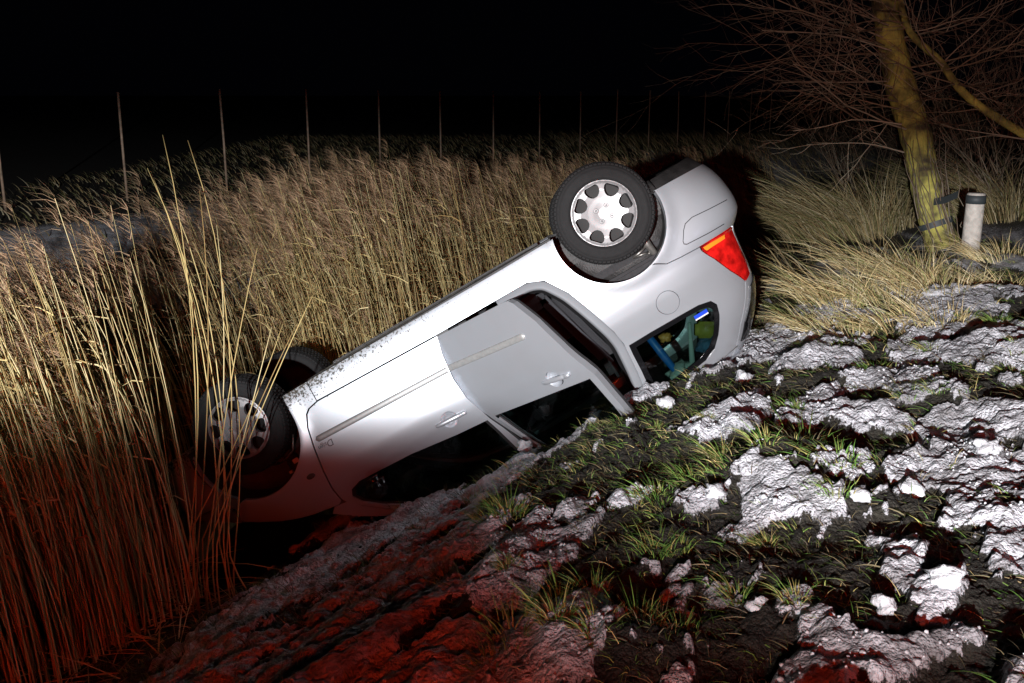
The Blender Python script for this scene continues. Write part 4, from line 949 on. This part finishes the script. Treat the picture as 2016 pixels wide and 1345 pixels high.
o = obj('short_post', sm, simple('mossy_wood', (.22, .21, .11), .85, noise=(14, .35), bump=(40, .6))); o.location = (pb2[0], pb2[1], zb2); tag(o, 'short mossy wooden stub post beside the pale stake', 'post')

# ------------------------------------------------------------------ loose snow and the car's load
M_snow = simple('loose_snow', (.50, .52, .55), .8, noise=(25, .3), bump=(90, 1.0))
def chunk(seed, r, flat=.7, sub=3):
    bm = bmesh.new(); bmesh.ops.create_icosphere(bm, subdivisions=sub, radius=1); rs = np.random.default_rng(seed); o3 = rs.uniform(0, 50, 3)
    for v in bm.verts:
        c = v.co; f = 1 + .75*fbm(np.array([c.x*1.3+o3[0]+c.z]), np.array([c.y*1.3+o3[1]-c.z*.7]), 3)[0] + .30*fbm(np.array([c.x*5+o3[2]]), np.array([c.y*5+c.z*5]), 2)[0]
        v.co = Vector((c.x*r*f, c.y*r*f, c.z*r*f*flat))
    return bm_mesh('snow_chunk', bm)
chunks = [(1465, 745, .055, 1.1), (1310, 800, .045, .7), (1035, 905, .05, .8), (1940, 905, .05, .6), (1790, 965, .05, .7), (1495, 1205, .030, .8), (1405, 995, .045, .6), (1850, 1180, .05, .6), (1740, 1215, .04, .7), (1840, 600, .09, .3), (1960, 575, .10, .35), (1690, 1000, .04, .6)]
for i, (px, py, r_, fl_) in enumerate(chunks):
    p = hit(px, py); o = obj('snow_chunk', chunk(i, r_, fl_), M_snow); o.location = (p[0], p[1], gz(p[0], p[1]) + r_*fl_*.6); o.rotation_euler = (0, 0, rng.uniform(0, 6))
    tag(o, 'loose lump of crusted white snow lying on the bank', 'snow', 'loose snow lumps on the bank')
slabs = [(395, 1180, .13), (500, 1110, .08), (560, 1095, .07), (590, 1085, .06), (545, 1120, .05), (620, 1090, .05), (470, 1100, .05), (170, 1265, .10)]
for i, (px, py, r_) in enumerate(slabs):
    p = hit(px, py); o = obj('ice_slab', chunk(40+i, r_, .45), M_snow); o.location = (p[0], p[1], gz(p[0], p[1]) + r_*.25); o.rotation_euler = (rng.normal(0, .2), rng.normal(0, .2), rng.uniform(0, 6)); o.scale = (1.3, .8, 1)
    tag(o, 'broken slab of dirty ice at the foot of the bank', 'ice', 'broken ice slabs at the water edge')
# crumbs
m = 16000; x = rng.uniform(-1.6, 4.6, m); y = rng.uniform(1.9, 8.2, m); zt, sn_, s_, _ = terrain(x, y, parts=True); k_ = (sn_ > .1) & (s_ < 3.4) & (fbm(x*2, y*2, 2) > -.05)
x, y, zt = x[k_], y[k_], zt[k_]; m = len(x); bm = bmesh.new(); bmesh.ops.create_icosphere(bm, subdivisions=1, radius=1); iv = np.array([v.co[:] for v in bm.verts]); it = np.array([[v.index for v in f.verts] for f in bm.faces]); bm.free()
r = rng.uniform(.003, .0075, m)*np.where(rng.random(m) < .06, 1.9, 1)
cx_, cy_, _ = car_xy(np.column_stack([x, y, zt])); 
co = (iv[None]*r[:, None, None]*rng.uniform(.65, 1.3, (m, len(iv), 1)) + np.column_stack([x, y, zt+r*.35])[:, None]).reshape(-1, 3); fs = (it[None] + (np.arange(m)*len(iv))[:, None, None]).reshape(-1, 3)
tag(obj('snow_crumbs', arr_mesh('snow_crumbs', co, fs), M_snow), 'crumbs of frozen snow scattered over the bank', 'snow', kind='stuff')
# things that slid onto the roof lining behind the side glass
def load(name, me, mat, x, y, z, rot, label, cat):
    o = obj(name, me, mat); o.matrix_world = MW @ Matrix.Translation((x, y, z)) @ Matrix.Rotation(R(rot), 4, 'Y'); tag(o, label, cat); return o
load('rolled_umbrella', tube_mesh('rolled_umbrella', [(0, 0, -.17), (0, 0, -.16), (0, 0, 0), (0, 0, .15), (0, 0, .19)], [.012, .026, .028, .022, .006], 14), simple('blue_nylon', (.008, .10, .34), .45), 3.46, .50, 1.24, 8, 'blue rolled umbrella inside the car behind the rear side glass', 'umbrella')
load('cloth_bundle', chunk(90, .10, .55), simple('pale_cloth', (.30, .36, .34), .9, bump=(30, .8)), 3.50, .48, 1.40, 0, 'crumpled pale cloth inside the car behind the rear side glass', 'cloth')
def bag(col, nm): 
    bm = bmesh.new(); bmesh.ops.create_cube(bm, size=1); bmesh.ops.bevel(bm, geom=bm.edges[:], offset=.15, segments=3, affect='EDGES'); bmesh.ops.scale(bm, vec=(.16, .10, .11), verts=bm.verts); return bm_mesh(nm, bm)
load('shopping_bag', bag(0, 'shopping_bag'), simple('yellow_plastic', (.22, .19, .03), .6, noise=(12, .3)), 3.80, .46, 1.25, -30, 'yellow plastic bag inside the car by the tail pillar', 'bag')
load('folded_jacket', chunk(95, .10, .6), simple('blue_cloth', (.04, .10, .18), .9, bump=(30, .8)), 3.79, .44, 1.345, 0, 'dull blue folded jacket under the yellow bag in the car', 'jacket')
load('paper_roll', tube_mesh('paper_roll', [(0, 0, -.14), (0, 0, -.139), (0, 0, .139), (0, 0, .14)], [.010, .012, .020, .016], 12), simple('pale_paper', (.26, .32, .30), .8), 3.66, .50, 1.27, -25, 'pale rolled paper leaning inside the car behind the side glass', 'paper')
load('orange_cap', chunk(97, .035, .9), simple('orange_plastic', (.5, .22, .05), .5), 3.535, .46, 1.155, 0, 'small orange brown object inside the car beside the blue umbrella', 'object')
